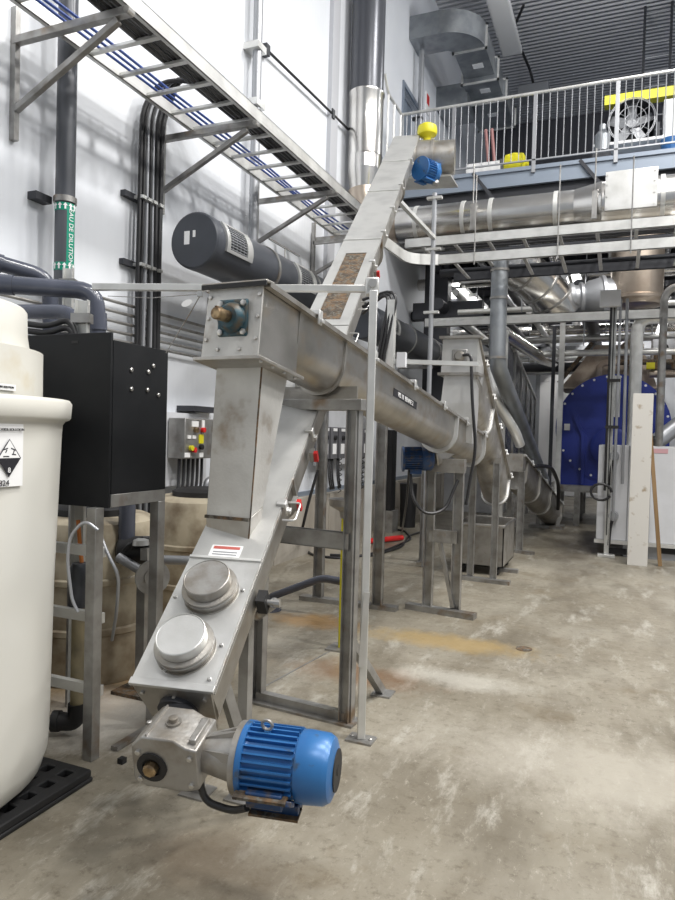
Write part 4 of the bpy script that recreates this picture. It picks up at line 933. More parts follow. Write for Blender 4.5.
# ---------------------------------------------------------------- services on the left wall
pcx = V((-3.62, PX(66, 150, -3.62).y, 0)); rp = .066
WP = thing('dilution_water_pipe', (pcx.x, pcx.y, 0), 'dark vertical wall pipe with green label at the far left', 'pipe')
MB().cyl(pcx, pcx+Z*6.6, rp, seg=28).build('tube', 'pipeblack', WP)
def ppt(py): return (PX(64, py, -3.6)).z
uo = V((-pcx.x, -pcx.y, 0)).normalized(); ang0 = math.atan2(uo.y, uo.x)
def wrap(a0, a1, z0, z1, mtl, name, parent, rr):
    rings = []
    for i in range(13):
        a = ang0+R(a0+(a1-a0)*i/12); u = V((math.cos(a), math.sin(a), 0))
        rings.append([pcx+u*rr+Z*z0, pcx+u*(rr+.0015)+Z*z0, pcx+u*(rr+.0015)+Z*z1, pcx+u*rr+Z*z1])
    return MB().loft(rings).build(name, mtl, parent)
for ya, yb_ in ((203, 211), (263, 271)):
    bnd = wrap(-90, 90, ppt(yb_), ppt(ya), 'green', 'green_band', WP, rp)
    for a in (-58, -28, 2, 32, 60):
        aa = ang0+R(a); u = V((math.cos(aa), math.sin(aa), 0)); td = Z.cross(u); c = pcx+u*(rp+.003)+Z*(ppt(yb_)+ppt(ya))/2
        MB().prism([c-td*.006-Z*.02, c+td*.006-Z*.02, c+td*.006+Z*.004, c+td*.016+Z*.004, c+Z*.024, c-td*.016+Z*.004, c-td*.006+Z*.004], u*.001).build('arrow', 'label', bnd)
stp = wrap(12, 70, ppt(264), ppt(210), 'green', 'green_strip', WP, rp)
aa = ang0+R(36); u = V((math.cos(aa), math.sin(aa), 0)); td = Z.cross(u)
text('pipe_text', 'EAU DE DILUTION', .046, pcx+u*(rp+.004)+Z*(ppt(237)), -Z, td, 'label', stp)
zc_ = ppt(199)
MB().lathe(pcx+Z*(zc_-.02), Z, [(0, rp), (0, rp+.012), (.04, rp+.012), (.04, rp)], 28).build('clamp_ring', 'sspost', WP)
MB().box((-3.8, pcx.y-.16, zc_-.02), (-3.72, pcx.y-.02, zc_+.03)).build('clamp_arm', 'darksteel', WP)
z3 = 3.0
cbp = PX(150, 200, -3.68); CBT = thing('cable_bundle', (-3.7, cbp.y, .8), 'bundle of vertical black cables clamped to the left wall', 'cable bundle')
ya0 = PX(139, 240, -3.7).y; ya1 = PX(161, 240, -3.7).y
ztop = PX(150, 112, -3.68).z
for k, (f, r_) in enumerate(((0, .018), (.13, .016), (.28, .016), (.45, .013), (.58, .013), (.75, .022), (.92, .028))):
    yk = ya0+(ya1-ya0)*f
    pts = [V((-3.70, yk+.008*math.sin(k+z_*1.7), z_*1.0)) for z_ in [.8+(ztop-.8)*i/8 for i in range(9)]]
    pts += [V((-3.6, yk+.1, ztop+.25+.03*k)), V((-3.3+.02*k, yk+.35+.04*k, ztop+.33)), V((-3.05, yk+.5+.08*k, TZ+.03))]
    MB().tube(bend(pts, .12, 4), r_, 8).build('cable', 'cable' if k not in (2, 4) else 'conduit', CBT)
for py in (201, 268):
    zz = PX(150, py, -3.68).z
    MB().box((-3.8, ya0-.12, zz-.015), (-3.75, ya1+.06, zz+.03)).build('clamp_rail', 'darksteel', CBT)
    for f in (.05, .3, .55, .85): MB().box((-3.76, ya0+(ya1-ya0)*f-.025, zz-.01), (-3.66, ya0+(ya1-ya0)*f+.025, zz+.015)).build('clamp', 'tray', CBT)
cnd = None
for k, py in enumerate((315, 324, 333, 342, 350)):
    zz = PX(165, py, -3.72).z
    tag(MB().tube([V((-3.74, 2.2, zz)), V((-3.74, 9.5, zz))], .013, 8).build('wall_conduit', 'sspost'), ['top', 'second', 'middle', 'fourth', 'bottom'][k]+' one of five level grey conduits along the left wall', 'conduit', 'level conduits on the left wall')
col_ = PX(256, 110, -3.68); cl = thing('grey_column_pipe', (-3.68, col_.y, .8), 'light grey vertical pipe on the left wall behind the silver tray', 'pipe')
MB().cyl(V((-3.68, col_.y, .8)), V((-3.68, col_.y, 9.6)), .05, seg=16).build('tube', 'conduit', cl)
for py in (45, 103): zz = PX(256, py, -3.68).z; MB().box((-3.8, col_.y-.09, zz-.05), (-3.62, col_.y+.09, zz+.02)).build('clamp', 'tray', cl)
a = PX(267, 50, -3.74); b = PX(347, 128, -3.74); c = b+(b-a)*.3
wr = thing('sloping_rod', a, 'thin black rod sloping down the wall towards the insulated riser', 'rod')
MB().cyl(a, c, .016, seg=8).build('rod', 'cable', wr)
for q in (a, a.lerp(b, .78)): MB().box((-3.8, q.y-.04, q.z-.06), (-3.72, q.y+.04, q.z+.06)).build('mount', 'darksteel', wr)
pvt = thing('white_wall_channel', (-3.79, PX(333, 100, -3.79).y, .8), 'pale vertical corner channel on the wall left of the insulated riser', 'channel')
yy = PX(333, 100, -3.77).y; MB().box((-3.8, yy-.12, .8), (-3.74, yy+.12, HC)).build('channel', mat('pale_grey_channel', (.5, .51, .54)), pvt)

# charcoal blowers on the wall
def blower(t, y0, y1, zc, r, vents, first=True):
    c = V((-3.25, y0, zc))
    MB().lathe(c, Y, [(0, r*.93), (.012, r*.985), (.03, r), (.10, r), (.105, r*.985), (y1-y0-.03, r*.985), (y1-y0, r*.93)], 48).build('casing', 'cyl', t)
    for yv in vents:
        rings = []
        def patch(a0, a1, ya, yb_, rr, t_, n=10):
            rs = []
            for i in range(n+1):
                a = R(a0+(a1-a0)*i/n); u = X*math.cos(a)+Z*math.sin(a)
                rs.append([V((c.x, ya, zc))+u*rr, V((c.x, ya, zc))+u*(rr+t_), V((c.x, yb_, zc))+u*(rr+t_), V((c.x, yb_, zc))+u*rr])
            return rs
        fr_ = MB().loft(patch(-18, -12, yv, yv+.42, r*.98, .02)).loft(patch(38, 44, yv, yv+.42, r*.98, .02)).loft(patch(-12, 38, yv, yv+.05, r*.98, .02)).loft(patch(-12, 38, yv+.33, yv+.42, r*.98, .02))
        f_ = fr_.build('vent_frame', 'plate', t)
        MB().loft(patch(-12, 38, yv+.05, yv+.33, r*.98, .003)).build('vent_backing', 'rubber', f_)
        lv = MB()
        for k in range(9):
            a = -10+k*5.6; lv.loft(patch(a, a+1.5, yv+.05, yv+.33, r*.985, .014, 2))
        for k in range(4): lv.loft(patch(-12, 38, yv+.1+.06*k, yv+.104+.06*k, r*.985, .012, 6))
        lv.build('louvre_grille', 'conduit', f_)
    n = 2
    for k in range(n):
        yy = y0+(y1-y0)*(.45+.4*k)
        MB().box((-3.8, yy-.03, zc-r-.06), (-3.15, yy+.03, zc-r+.0)).build('wall_arm', 'sspost', t)
        MB().lathe(V((c.x, yy-.02, zc)), Y, [(0, r), (0, r+.008), (.04, r+.008), (.04, r)], 40).build('strap', 'sspost', t)
q = PX(194, 240, -3.25)
B1 = thing('blower', q, 'large charcoal cylindrical blower with louvred vent on the left wall above the near head box', 'blower')
yv2 = PX(300, 282, -3.0).y; yv1 = PX(226, 245, -3.02).y
blower(B1, q.y, yv2+.9, q.z, .235, (yv1, yv2))
for a, b, w_, h_ in ((-.07, .03, .025, .06), (.0, .055, .012, .03)):
    MB().box((q.x+a-w_, q.y-.003, q.z+b-h_), (q.x+a+w_, q.y+.012, q.z+b+h_*.8)).build('cap_label', 'label', B1)
B2 = thing('blower', (-3.25, 9.2, q.z), 'farther charcoal cylindrical blower with white framed vent behind the long steep conveyor', 'blower')
yv3 = PX(391, 330, -3.0).y
blower(B2, yv3-.5, PX(436, 345, -3.25).y, q.z, .25, (yv3,))
# second bracket set: thin frame right of blower
fa = PX(315, 215, -3.75); 
tf = thing('pipe_hanger', (-3.75, fa.y, 3), 'thin steel hanger frame on the wall between the blower and the silver tray', 'frame')
MB().bar(V((-3.76, fa.y, PX(315, 300, -3.75).z)), V((-3.76, fa.y, TZ)), .04, .04).build('upright', 'sspost', tf)
MB().bar(V((-3.76, fa.y, PX(318, 243, -3.7).z)), V((-3.0, fa.y, PX(318, 243, -3.7).z)), .04, .04).build('arm', 'sspost', tf)
MB().bar(V((-3.74, fa.y, PX(315, 275, -3.7).z-.2)), V((-3.1, fa.y, PX(318, 243, -3.7).z)), .03, .03).build('brace', 'sspost', tf)
fb = PX(285, 248, -3.3)
tf2 = thing('valve_rod', (fb.x, fb.y, fb.z-.4), 'thin T shaped rod standing on the near blower', 'rod')
MB().cyl(V((fb.x, fb.y, q.z+.2)), V((fb.x, fb.y, fb.z)), .008, seg=6).build('stem', 'sspost', tf2)
MB().bar(V((fb.x, fb.y-.35, fb.z)), V((fb.x, fb.y+.35, fb.z)), .015, .015).build('cross_rod', 'sspost', tf2)

# control panel and motor switches above the concrete plinth
pa_ = PX(185, 438, -3.48)
CP = thing('control_box', (-3.6, pa_.y+.2, 1.3), 'grey control box with buttons and yellow label on the wall behind the chute', 'control box')
yA = pa_.y; yB = PX(209, 438, -3.48).y; zT = PX(186, 418, -3.48).z; zB_ = PX(186, 459, -3.48).z
MB().box((-3.66, yA, zB_), (-3.48, yB+.1, zT)).build('box', 'sspost', CP, .008)
MB().box((-3.80, yA-.12, zB_-.25), (-3.67, yB+.25, zT+.05)).build('backing_board', 'whitebox', CP)
def fr3(px, py, w, h, m, nm):
    q = PX(px, py, -3.478); MB().box((-3.48, q.y-w/2, q.z-h/2), (-3.472, q.y+w/2, q.z+h/2)).build(nm, m, CP)
for px, py, w, h, m, nm in ((195, 424, .1, .05, 'label', 'sticker'), (189, 437, .05, .03, 'label', 'sticker'), (194, 437, .05, .03, 'label', 'sticker'), (201, 439, .07, .08, 'yellow', 'yellow_label'), (187, 455, .08, .04, 'label', 'sticker'), (201, 455, .06, .04, 'label', 'sticker'), (203, 424, .04, .07, 'label', 'sticker')): fr3(px, py, w, h, m, nm)
for px, py, m in ((193, 450, 'red'), (190, 448, 'yellow'), (195, 430, 'brass'), (202, 430, 'red'), (200, 447, 'rubber')):
    q = PX(px, py, -3.478); MB().lathe(q, X, [(0, .022), (.03, .024), (.032, .015)], 16).build('push_button', m, CP)
for k in range(6):
    y_ = yA+.05+k*.07; MB().tube(bend([V((-3.57, y_, zB_)), V((-3.55, y_-.03, zB_-.2)), V((-3.5, y_-.15, zB_-.45)), V((-3.55, y_-.2, .78))], .12), .014, 8).build('cable', 'cable', CP)
MB().tube(bend([V((-3.50, yB-.0, .85)), V((-3.5, yB, zB_-.2)), V((-3.5, yB+.25, zB_-.2)), V((-3.5, yB+.25, zB_-.3))], .08), .03, 12).build('elbow_pipe', 'conduit', CP)
sh = PX(201, 410, -3.7); tag(MB().box((-3.8, sh.y-.25, sh.z-.02), (-3.6, sh.y+.3, sh.z+.03)).build('wall_shelf', 'darksteel'), 'narrow dark shelf above the grey control box', 'shelf')
for k, px in enumerate((326, 334.5, 342.5, 365.5)):
    q = PX(px, 443, -3.55)
    dz = thing('disconnect_switch', (-3.6, q.y, q.z-.2), ['leftmost motor switch box of the row above the concrete wall', 'motor switch box second from the left in the row above the concrete wall', 'motor switch box third from the left in the row above the concrete wall', 'motor switch box at the right of the row, between post and handrail'][k], 'switch box', 'motor switches above the concrete wall')
    h2 = .215
    MB().box((-3.68, q.y-.11, q.z-h2), (-3.55, q.y+.11, q.z+h2)).build('box', mat('dark_grey_box', (.12, .12, .13), 0, .4) if k == 0 else bpy.data.materials['dark_grey_box'], dz, .006)
    MB().box((-3.55, q.y-.06, q.z-.15), (-3.543, q.y+.06, q.z-.01)).build('label', 'label', dz)
    MB().box((-3.55, q.y-.05, q.z+.16), (-3.543, q.y+.08, q.z+.2)).build('top_label', 'label', dz)
    MB().lathe(V((-3.55, q.y, q.z+.07)), X, [(0, .035), (.03, .03)], 16).build('knob', 'rubber', dz)
    for j in range(3):
        yj = q.y-.06+.06*j
        if k == 3 or (k == 2 and j == 2):
            MB().tube([V((-3.6+.022*math.cos(i*.8), yj+.022*math.sin(i*.8), q.z-h2-.012*i*.8)) for i in range(52)], .006, 5).build('coiled_cable', 'cable', dz)
        else: MB().tube(bend([V((-3.6, yj, q.z-h2)), V((-3.56, yj-.08, q.z-h2-.25)), V((-3.58, yj+.04, q.z-h2-.42)), V((-3.62, yj+.1, .82))], .12), .012, 8).build('cable', 'cable', dz)
q = PX(345, 430, -3.7); tag(MB().box((-3.74, q.y-1.0, q.z-.5), (-3.69, q.y+1.1, q.z+.36)).build('mounting_board', 'whitebox'), 'white board behind the row of motor switches', 'board')
# tanks by the wall
def tank(t, c, r, h, lid, mt_='dirtypoly'):
    MB().lathe(V((c.x, c.y, 0)), Z, [(0, r*.95), (.04, r), (h-.1, r), (h-.03, r*.95), (h, r*.8)], 48).build('body', mt_, t)
    for zz in (h*.3, h*.6): MB().lathe(V((c.x, c.y, zz)), Z, [(0, r), (.01, r+.012), (.04, r+.012), (.05, r)], 48).build('hoop', mt_, t)
    MB().lathe(V((c.x, c.y, h)), Z, [(0, r*.6), (.04, r*.6), (.06, r*.5)], 32).build('lid', lid, t)
t1 = thing('process_tank', (-3.12, 3.5, 0), 'dirty cream tank on the floor behind the steel stand of the cabinet', 'tank'); tank(t1, V((-3.14, 3.45, 0)), .42, 1.0, 'rubber')
t2 = thing('process_tank', (-3.1, 4.95, 0), 'dirty cream tank with black lid below the grey control box', 'tank'); tank(t2, V((-3.16, 4.75, 0)), .42, 1.02, 'rubber')
# pump group
pq = P(150, 578, 4.0); PG = thing('pump_valve_assembly', (pq.x, pq.y, 0), 'grey pump piping with round valve flange and pedestal between the stand and the long conveyor', 'pump')
pl = P(118, 557, 4.0); pr_ = P(152, 577, 3.95)
MB().tube([pl, pr_], .028, 14).build('pipe', 'conduit', PG)
MB().lathe(pr_, (RT*.45-FW*.85), [(-.02, .03), (-.02, .095), (.0, .10), (.02, .10), (.02, .05), (.03, .05), (.03, .03)], 28).build('valve_flange', 'sspost', PG)
MB().bar(V((pr_.x-.06, pr_.y, 0.02)), pr_+V((-.06, 0, -.02)), .06, .05).build('pedestal', 'sspost', PG)
MB().box((pr_.x-.2, pr_.y-.1, 0), (pr_.x+.1, pr_.y+.1, .02)).build('base_plate', 'rust', PG)
pm_ = P(138, 550, 4.1)
MB().lathe(pm_-RT*.12, RT, [(0, .06), (.02, .085), (.2, .085), (.22, .06)], 24).build('pump_body', 'rubber', PG)
MB().lathe(P(141, 545, 4.0), UP, [(0, .05), (.03, .045), (.04, .02)], 16).build('cap', 'plate', PG)
MB().bar(P(146, 560, 3.98), P(146, 548, 3.98), .05, .04).build('actuator', 'sspost', PG)
q = P(163, 560, 4.2)
for k in range(3): MB().tube(bend([P(118+6*k, 562, 4.05), P(130+6*k, 540-4*k, 4.0), P(160, 548+3*k, 4.1)], .1), .014, 8).build('cable', 'cable', PG)
vp = P(127, 520, 4.1); tag(MB().cyl(V((vp.x, vp.y, P(127, 556, 4.1).z)), V((vp.x, vp.y, 1.9)), .05, seg=16).build('standing_pipe', 'pvc'), 'grey vertical pipe between the two legs of the cabinet stand', 'pipe')['kind'] = None
hp = thing('level_pipe', P(170, 558, 4.5), 'pale grey level pipe passing behind the inspection ports', 'pipe')
MB().tube([P(110, 558, 4.3), P(200, 561, 4.3)], .03, 12).build('tube', 'conduit', hp)
hs = thing('clear_hose', P(117, 560, 3.3), 'thin whitish hose hanging beside the right leg of the cabinet stand', 'hose')
MB().tube(bend([P(98, 528, 3.25), P(108, 555, 3.2), P(119, 575, 3.2), P(117, 610, 3.25), P(112, 640, 3.4)], .1), .008, 8).build('tube', 'conduit', hs)
hs2 = thing('clear_hose', P(75, 560, 2.9), 'thin whitish hose looping under the black cabinet', 'hose')
MB().tube(bend([P(98, 530, 2.95), P(85, 520, 2.95), P(70, 535, 2.95), P(67, 560, 2.95), P(72, 600, 2.95), P(78, 612, 2.95)], .12), .007, 8).build('tube', 'conduit', hs2)
d_ = 3.4
dp_ = thing('drain_pipe', PZ(78, 730), 'tan vertical drain pipe with dark collar and black elbow at its foot beside the tank', 'pipe')
aa_ = P(80, 560, d_); bb_ = P(77, 712, d_)
tn = mat('tan_pipe', (.26, .22, .13), 0, .5, (.2, .17, .11), 8)
MB().cyl(V((bb_.x, bb_.y, bb_.z)), V((bb_.x, bb_.y, aa_.z-.05)), .034, seg=20).build('tube', tn, dp_)
MB().lathe(V((bb_.x, bb_.y, P(80, 606, d_).z)), Z, [(0, .045), (.01, .052), (.13, .055), (.2, .045), (.22, .036)], 24).build('collar', 'cyl', dp_)
eb_ = [V((bb_.x, bb_.y, P(77, 703, d_).z)), V((bb_.x, bb_.y, P(77, 722, d_).z)), P(56, 721, d_)]
MB().tube(bend(eb_, .06), .045, 18).build('elbow', 'rubber', dp_)
MB().cyl(P(60, 721, d_), P(53, 721, d_), .052, seg=20).build('elbow_socket', 'rubber', dp_)
or_ = thing('orange_tube', P(79, 540, 3.3), 'thin orange tube behind the stand rungs', 'tube'); MB().tube([P(78, 520, 3.4), P(80, 545, 3.4), P(82, 565, 3.4)], .01, 8).build('tube', mat('orange_plastic', (.65, .22, .05)), or_)
sd_ = thing('small_pedestal', PZ(72, 660), 'short brown steel pedestal on the floor behind the tan drain pipe', 'pedestal'); q = PZ(72, 665); MB().bar(q, q+Z*.32, .05, .05).build('post', 'sspost', sd_); MB().box((q.x-.08, q.y-.06, 0), (q.x+.08, q.y+.06, .015)).build('base', 'rust', sd_)
sb = PZ(122, 763); tag(MB().box((sb.x-.015, sb.y-.015, 0), (sb.x+.015, sb.y+.015, .025)).build('loose_nut', 'rubber'), 'small dark nut lying on the floor near the gearbox', 'nut')

# floor things in the middle
fl = PZ(270, 610); FP_ = thing('floor_drain_pipe', (fl.x, fl.y, 0), 'grey pipe rising from a floor flange with yellow coupling at the portal post', 'pipe')
zr_ = P(270, 600, 4.0).z; dpt = (PZ(270, 610)-EYE).dot(FW); zz = P(270, 597, dpt).z
MB().lathe(V((fl.x, fl.y, 0)), Z, [(0, .1), (.02, .1), (.02, .08), (.05, .08), (.05, .04), (.08, .04)], 24).build('flange', 'pvc', FP_)
pe = P(350, 583, dpt*.93); pm2 = P(322, 578, dpt*.97)
MB().tube(bend([V((fl.x, fl.y, .04)), V((fl.x, fl.y, zz)), pm2, pe], .08), .033, 16).build('tube', 'pvc', FP_)
MB().cyl(P(344, 582, dpt*.935), P(349, 583, dpt*.93), .042, seg=16).build('yellow_coupling', 'yellow', FP_)
es = PZ(345, 625); ES = thing('eyewash_stand', (es.x-.0, es.y+.5, 0), 'grey funnel topped stand with yellow pipe behind the portal post', 'stand')
e0 = P(342.5, 590, 4.9)
MB().cyl(V((e0.x, e0.y, 0)), V((e0.x, e0.y, P(345, 512, 4.9).z)), .022, seg=12).build('pipe', 'yellow', ES)
MB().lathe(V((e0.x, e0.y, P(345, 518, 4.9).z)), Z, [(0, .03), (.05, .04), (.09, .11), (.14, .12), (.14, .1), (.12, .03)], 28).build('bowl', 'sspost', ES)
MB().box((e0.x-.09, e0.y-.09, 0), (e0.x+.09, e0.y+.09, .012)).build('base', 'sspost', ES)
for k, (pts, lab) in enumerate(((((302, 545), (312, 557), (345, 560), (385, 552), (412, 540), (405, 532), (395, 530)), 'black hose looping over the floor behind the portal frame'), (((330, 556), (370, 558), (402, 548), (408, 537), (430, 530)), 'second black hose lying on the floor near the red handle'))):
    tag(MB().tube(bend([PZ(a, b)+Z*.016 for a, b in pts], .25), .016, 8).build('floor_hose', 'cable'), lab, 'hose')
r0_ = PZ(365, 545); r1_ = PZ(402, 541); tag(MB().tube([r0_+Z*.05, r1_+Z*.05], .04, 10).build('red_nozzle', 'red'), 'red hose nozzle lying on the floor against the hose', 'nozzle')
tag(MB().tube(bend([P(318, 470, 6.1), P(309, 500, 6.1), P(302, 530, 6.1), PZ(302, 545)+Z*.015], .3), .014, 8).build('hanging_cable', 'cable'), 'black cable hanging down to the floor behind the left post', 'cable')
tag(MB().tube(bend([P(410, 470, 5.9), P(413, 500, 5.8), P(425, 515, 5.7), P(445, 511, 5.75), P(458, 480, 5.8)], .25), .014, 8).build('hanging_cable', 'cable'), 'black cable looping from the small dark blue motor to the posts', 'cable')
tag(MB().tube(bend([P(409, 470, 5.9), P(407, 500, 6.1), P(403, 525, 6.6), PZ(402, 533)+Z*.015], .3), .010, 8).build('hanging_cable', 'cable'), 'thin cable running straight down from the small dark blue motor', 'cable')
dk = PX(390, 500, -3.4); db = thing('dark_drum', (-3.3, dk.y, 0), 'dark narrow box leaning by the concrete wall behind the handrail post', 'box')
q = PX(391, 430, -3.4); MB().box((-3.5, dk.y-.12, .35), (-3.35, dk.y+.12, q.z)).build('duct', 'rubber', db); MB().box((-3.55, dk.y-.15, 0), (-3.3, dk.y+.15, .35)).build('foot', 'sspost', db)
q = PX(396, 510, -3.45); tag(MB().lathe(V((-3.3, q.y+.2, 0)), Z, [(0, .13), (.75, .15), (.76, .12)], 20).build('dark_bin', 'rubber'), 'tall dark bin by the concrete wall', 'bin')
jn0 = PZ(345, 643); jn1 = PZ(258, 690); struct(MB().bar(jn0+Z*.0, jn1+Z*.0, .012, .003), 'trim_10', 'sspost')
dr_ = PZ(524, 649); tag(MB().cyl(V((dr_.x, dr_.y, 0.0005)), V((dr_.x, dr_.y, .004)), .06, seg=20).build('access_disc', 'rust'), 'small round dark cap set in the open floor', 'disc')
for k, (a, b) in enumerate((((405, 465, 6.8), (405, 540)),)): pass
# wall side cable drop and posts behind
a = PZ(405, 530); 
# ---------------------------------------------------------------- far hall
# white container with plinth
wy = 9.9; wl_ = PY(597, 500, wy).x; wz1 = PY(640, 446, wy).z; wz0 = PY(612, 540, wy).z
WB = thing('white_container', ((wl_+3.2)/2, wy+1, 0), 'big white panelled container at the right edge behind the leaning boards', 'container')
MB().box((wl_, wy, wz0), (3.4, wy+1.9, wz1)).build('body', 'whitebox', WB, .01)
MB().box((wl_+.35, wy+.08, 0), (3.3, wy+1.8, wz0)).build('plinth', 'conduit', WB)
MB().box((wl_-.02, wy-.02, wz0-.05), (3.4, wy+.05, wz0)).build('lower_edge', 'tray', WB)
for xx in (PY(628, 490, wy).x, PY(650, 490, wy).x): MB().box((xx-.006, wy-.004, wz0), (xx+.006, wy, wz1)).build('panel_joint', 'conduit', WB)
q = PY(658, 451, wy); MB().box((q.x-.12, wy-.006, q.z-.03), (q.x+.12, wy, q.z+.03)).build('red_sticker', mat('pale_red_print', (.6, .35, .38)), WB)
for px in (617, 668): q = PY(px, 551, wy+.08); MB().box((q.x-.12, wy+.06, q.z-.04), (q.x+.12, wy+.08, q.z+.04)).build('fork_pocket', 'rubber', WB)
for k, (px, py) in enumerate(((614, 456), (613, 516))):
    q = PY(px, py, wy-.06); f_ = thing('fitting', q, ['upper black cable fitting on the white container corner', 'lower black cable fitting on the white container corner'][k], 'fitting')
    MB().lathe(q, Y, [(-.02, .06), (.06, .07)], 12).build('socket', 'conduit', f_); MB().tube(bend([q-Z*.03, q-Z*.16-X*.03, q-Z*.4-X*.04], .05), .02, 8).build('cable', 'cable', f_)
bd0 = PZ(637, 565.5); ztb = P(637, 394, 8.62).z
bq = tag(MB().obox(V((bd0.x, bd0.y, ztb/2)), X*.118, Y*.02, Z*ztb/2).build('leaning_board', 'board', bev=.003), 'tall stained white board standing upright before the white container', 'board')
a = PZ(660, 566); b = P(648, 400, 8.75); tag(MB().bar(a, b, .045, .09, side=X).build('leaning_lumber', 'wood'), 'thin brown wooden plank leaning right of the white board', 'plank')
# unistrut post with boxes and cables
sp = PZ(606, 557); SP = thing('strut_post', (sp.x, sp.y, 0), 'tall slotted steel strut with grey junction box and cables left of the white board', 'post')
zt = P(610, 300, 9.15).z
MB().chan(sp, V((sp.x, sp.y, zt)), .06, .05, .006, side=X).build('channel', 'tray', SP)
MB().bar(V((sp.x-.005, sp.y-.02, .3)), V((sp.x-.005, sp.y-.02, zt)), .012, .02).build('slot_line', 'rubber', SP)
MB().box((sp.x-.11, sp.y-.06, 0), (sp.x+.11, sp.y+.06, .04)).build('foot', 'tray', SP, .005)
jz = P(609, 301, 9.15).z; MB().obox(V((sp.x-.06, sp.y-.08, jz)), X*.13, Y*.05, Z*.11).build('junction_box', 'whitebox', SP, .01)
MB().tube([V((sp.x-.045, sp.y-.04, .9)), V((sp.x-.045, sp.y-.04, jz))], .016, 8).build('cable', 'cable', SP)
MB().tube([V((sp.x+.07, sp.y-.04, .5)), V((sp.x+.07, sp.y-.04, jz))], .018, 8).build('tube', 'conduit', SP)
MB().tube([V((sp.x+.17, sp.y-.04, 1.0)), V((sp.x+.15, sp.y-.04, jz))], .02, 8).build('tube', 'conduit', SP)
q = P(601, 492, 9.1); MB().tube([q+V((.13*math.cos(t*.45), 0, .11*math.sin(t*.45))) for t in range(14)], .018, 8).build('cable_loop', 'cable', SP)
for py in (381, 427): zz = P(606, py, 9.15).z; MB().box((sp.x-.07, sp.y-.06, zz-.02), (sp.x+.1, sp.y-.02, zz+.02)).build('clip', 'rubber', SP)

# boiler
bc_ = P(612, 428, 12.3); BO = thing('boiler', (bc_.x, bc_.y, .5), 'large royal blue round boiler front on a steel stand', 'boiler')
br = .98
MB().lathe(bc_, Y, [(0, br), (.06, br), (.06, br*.93), (2.6, br*.93), (2.6, .9)], 72).build('drum', 'boiler', BO)
for k in range(26):
    th = 2*math.pi*k/26; bolt(bc_+X*math.cos(th)*br*.955+Z*math.sin(th)*br*.955, -Y, .024, BO, m='label')
bz = P(580, 487, 12.0).z
MB().box((bc_.x-.92, bc_.y+.02, bz), (bc_.x+.95, bc_.y+2.4, bc_.z-.2)).build('lower_casing', 'boiler', BO)
MB().prism([bc_+V((-.62, -.05, .25)), bc_+V((-.45, -.05, -.15)), bc_+V((-.45, -.05, bz-bc_.z+.02)), bc_+V((-.5, -.05, bz-bc_.z+.02)), bc_+V((-.52, -.05, -.15)), bc_+V((-.68, -.05, .2))], Y*.05).build('stiffener', 'boiler', BO)
q = PY(567, 427, bc_.y-.01); MB().box((q.x-.05, q.y-.01, q.z-.06), (q.x+.05, q.y, q.z+.06)).build('label', 'label', BO)
MB().lathe(bc_+V((.0, -.03, -.35)), -Y, [(0, .36), (.03, .36), (.05, .3)], 36).build('burner_door', 'boiler', BO)
MB().box((bc_.x+.02, bc_.y-.03, bc_.z+.2), (bc_.x+.12, bc_.y, bc_.z+.95)).build('door_bar', 'tray', BO)
bst = thing('boiler_stand', (bc_.x, bc_.y, 0), 'grey steel stand with legs under the blue boiler', 'stand')
MB().box((bc_.x-1.05, bc_.y-.15, bz-.12), (bc_.x+1.0, bc_.y+2.5, bz)).build('deck', 'sspost', bst)
for x_ in (-1.0, -.55, .3, .9):
    for y_ in (-.1, 1.2, 2.4): MB().box((bc_.x+x_-.05, bc_.y+y_-.05, 0), (bc_.x+x_+.05, bc_.y+y_+.05, bz-.12)).build('leg', 'sspost', bst)
MB().box((bc_.x-1.0, bc_.y-.1, .15), (bc_.x-.5, bc_.y-.04, .2)).build('rung', 'sspost', bst)
hd = thing('boiler_hood', (bc_.x-.1, bc_.y+1, bc_.z+br), 'brownish insulated hood on top of the blue boiler', 'hood')
ht = P(600, 345, 13.0).z
def rect(cx, cy, hx, hy, z): return [V((cx-hx, cy-hy, z)), V((cx+hx, cy-hy, z)), V((cx+hx, cy+hy, z)), V((cx-hx, cy+hy, z))]
MB().loft([rect(bc_.x-.1, bc_.y+1.1, .85, .7, bc_.z+.75), rect(bc_.x+.05, bc_.y+1.1, .4, .4, ht)]).build('hood', 'cream', hd, sharp=15)
MB().lathe(V((bc_.x+.3, bc_.y+.7, bc_.z+.85)), Z, [(0, .2), (.5, .2), (.5, .22), (.54, .22), (.54, .2), (.75, .2), (.83, .12)], 24).build('drum', 'cream', hd)
for k in range(3): MB().lathe(V((bc_.x+.3, bc_.y+.7, bc_.z+.95+.2*k)), Z, [(0, .205), (.02, .212), (.03, .205)], 24).build('band', 'clad2', hd)
MB().bar(V((bc_.x-.98, bc_.y+.35, bc_.z+.85)), V((bc_.x-.4, bc_.y+.35, ht)), .07, .07).build('edge_brace', 'rust', hd)
vv = thing('steam_valve_group', (bc_.x+.85, bc_.y+.3, bc_.z+1), 'cluster of valves and brown pipes with yellow tag above the boiler', 'valve')
vz = P(650, 362, 12.3)
MB().cyl(vz-X*.55, vz+X*.75, .05, seg=12).build('pipe', 'rust', vv)
MB().tube(bend([vz-X*.55, vz-X*.85, vz-X*.9-Z*.4], .15), .06, 12).build('pipe_bend', 'cream', vv)
for dx in (-.2, .1, .4):
    MB().cyl(vz+X*dx-Z*.14, vz+X*dx+Z*.2, .05, seg=12).build('valve_stem', 'rust', vv)
    MB().lathe(vz+X*dx+Z*.2, Z, [(0, .09), (.03, .09)], 16).build('hand_wheel', 'rubber', vv)
MB().box((vz.x-.06, vz.y-.1, vz.z-.14), (vz.x+.08, vz.y-.05, vz.z-.02)).build('yellow_tag', 'yellow', vv)
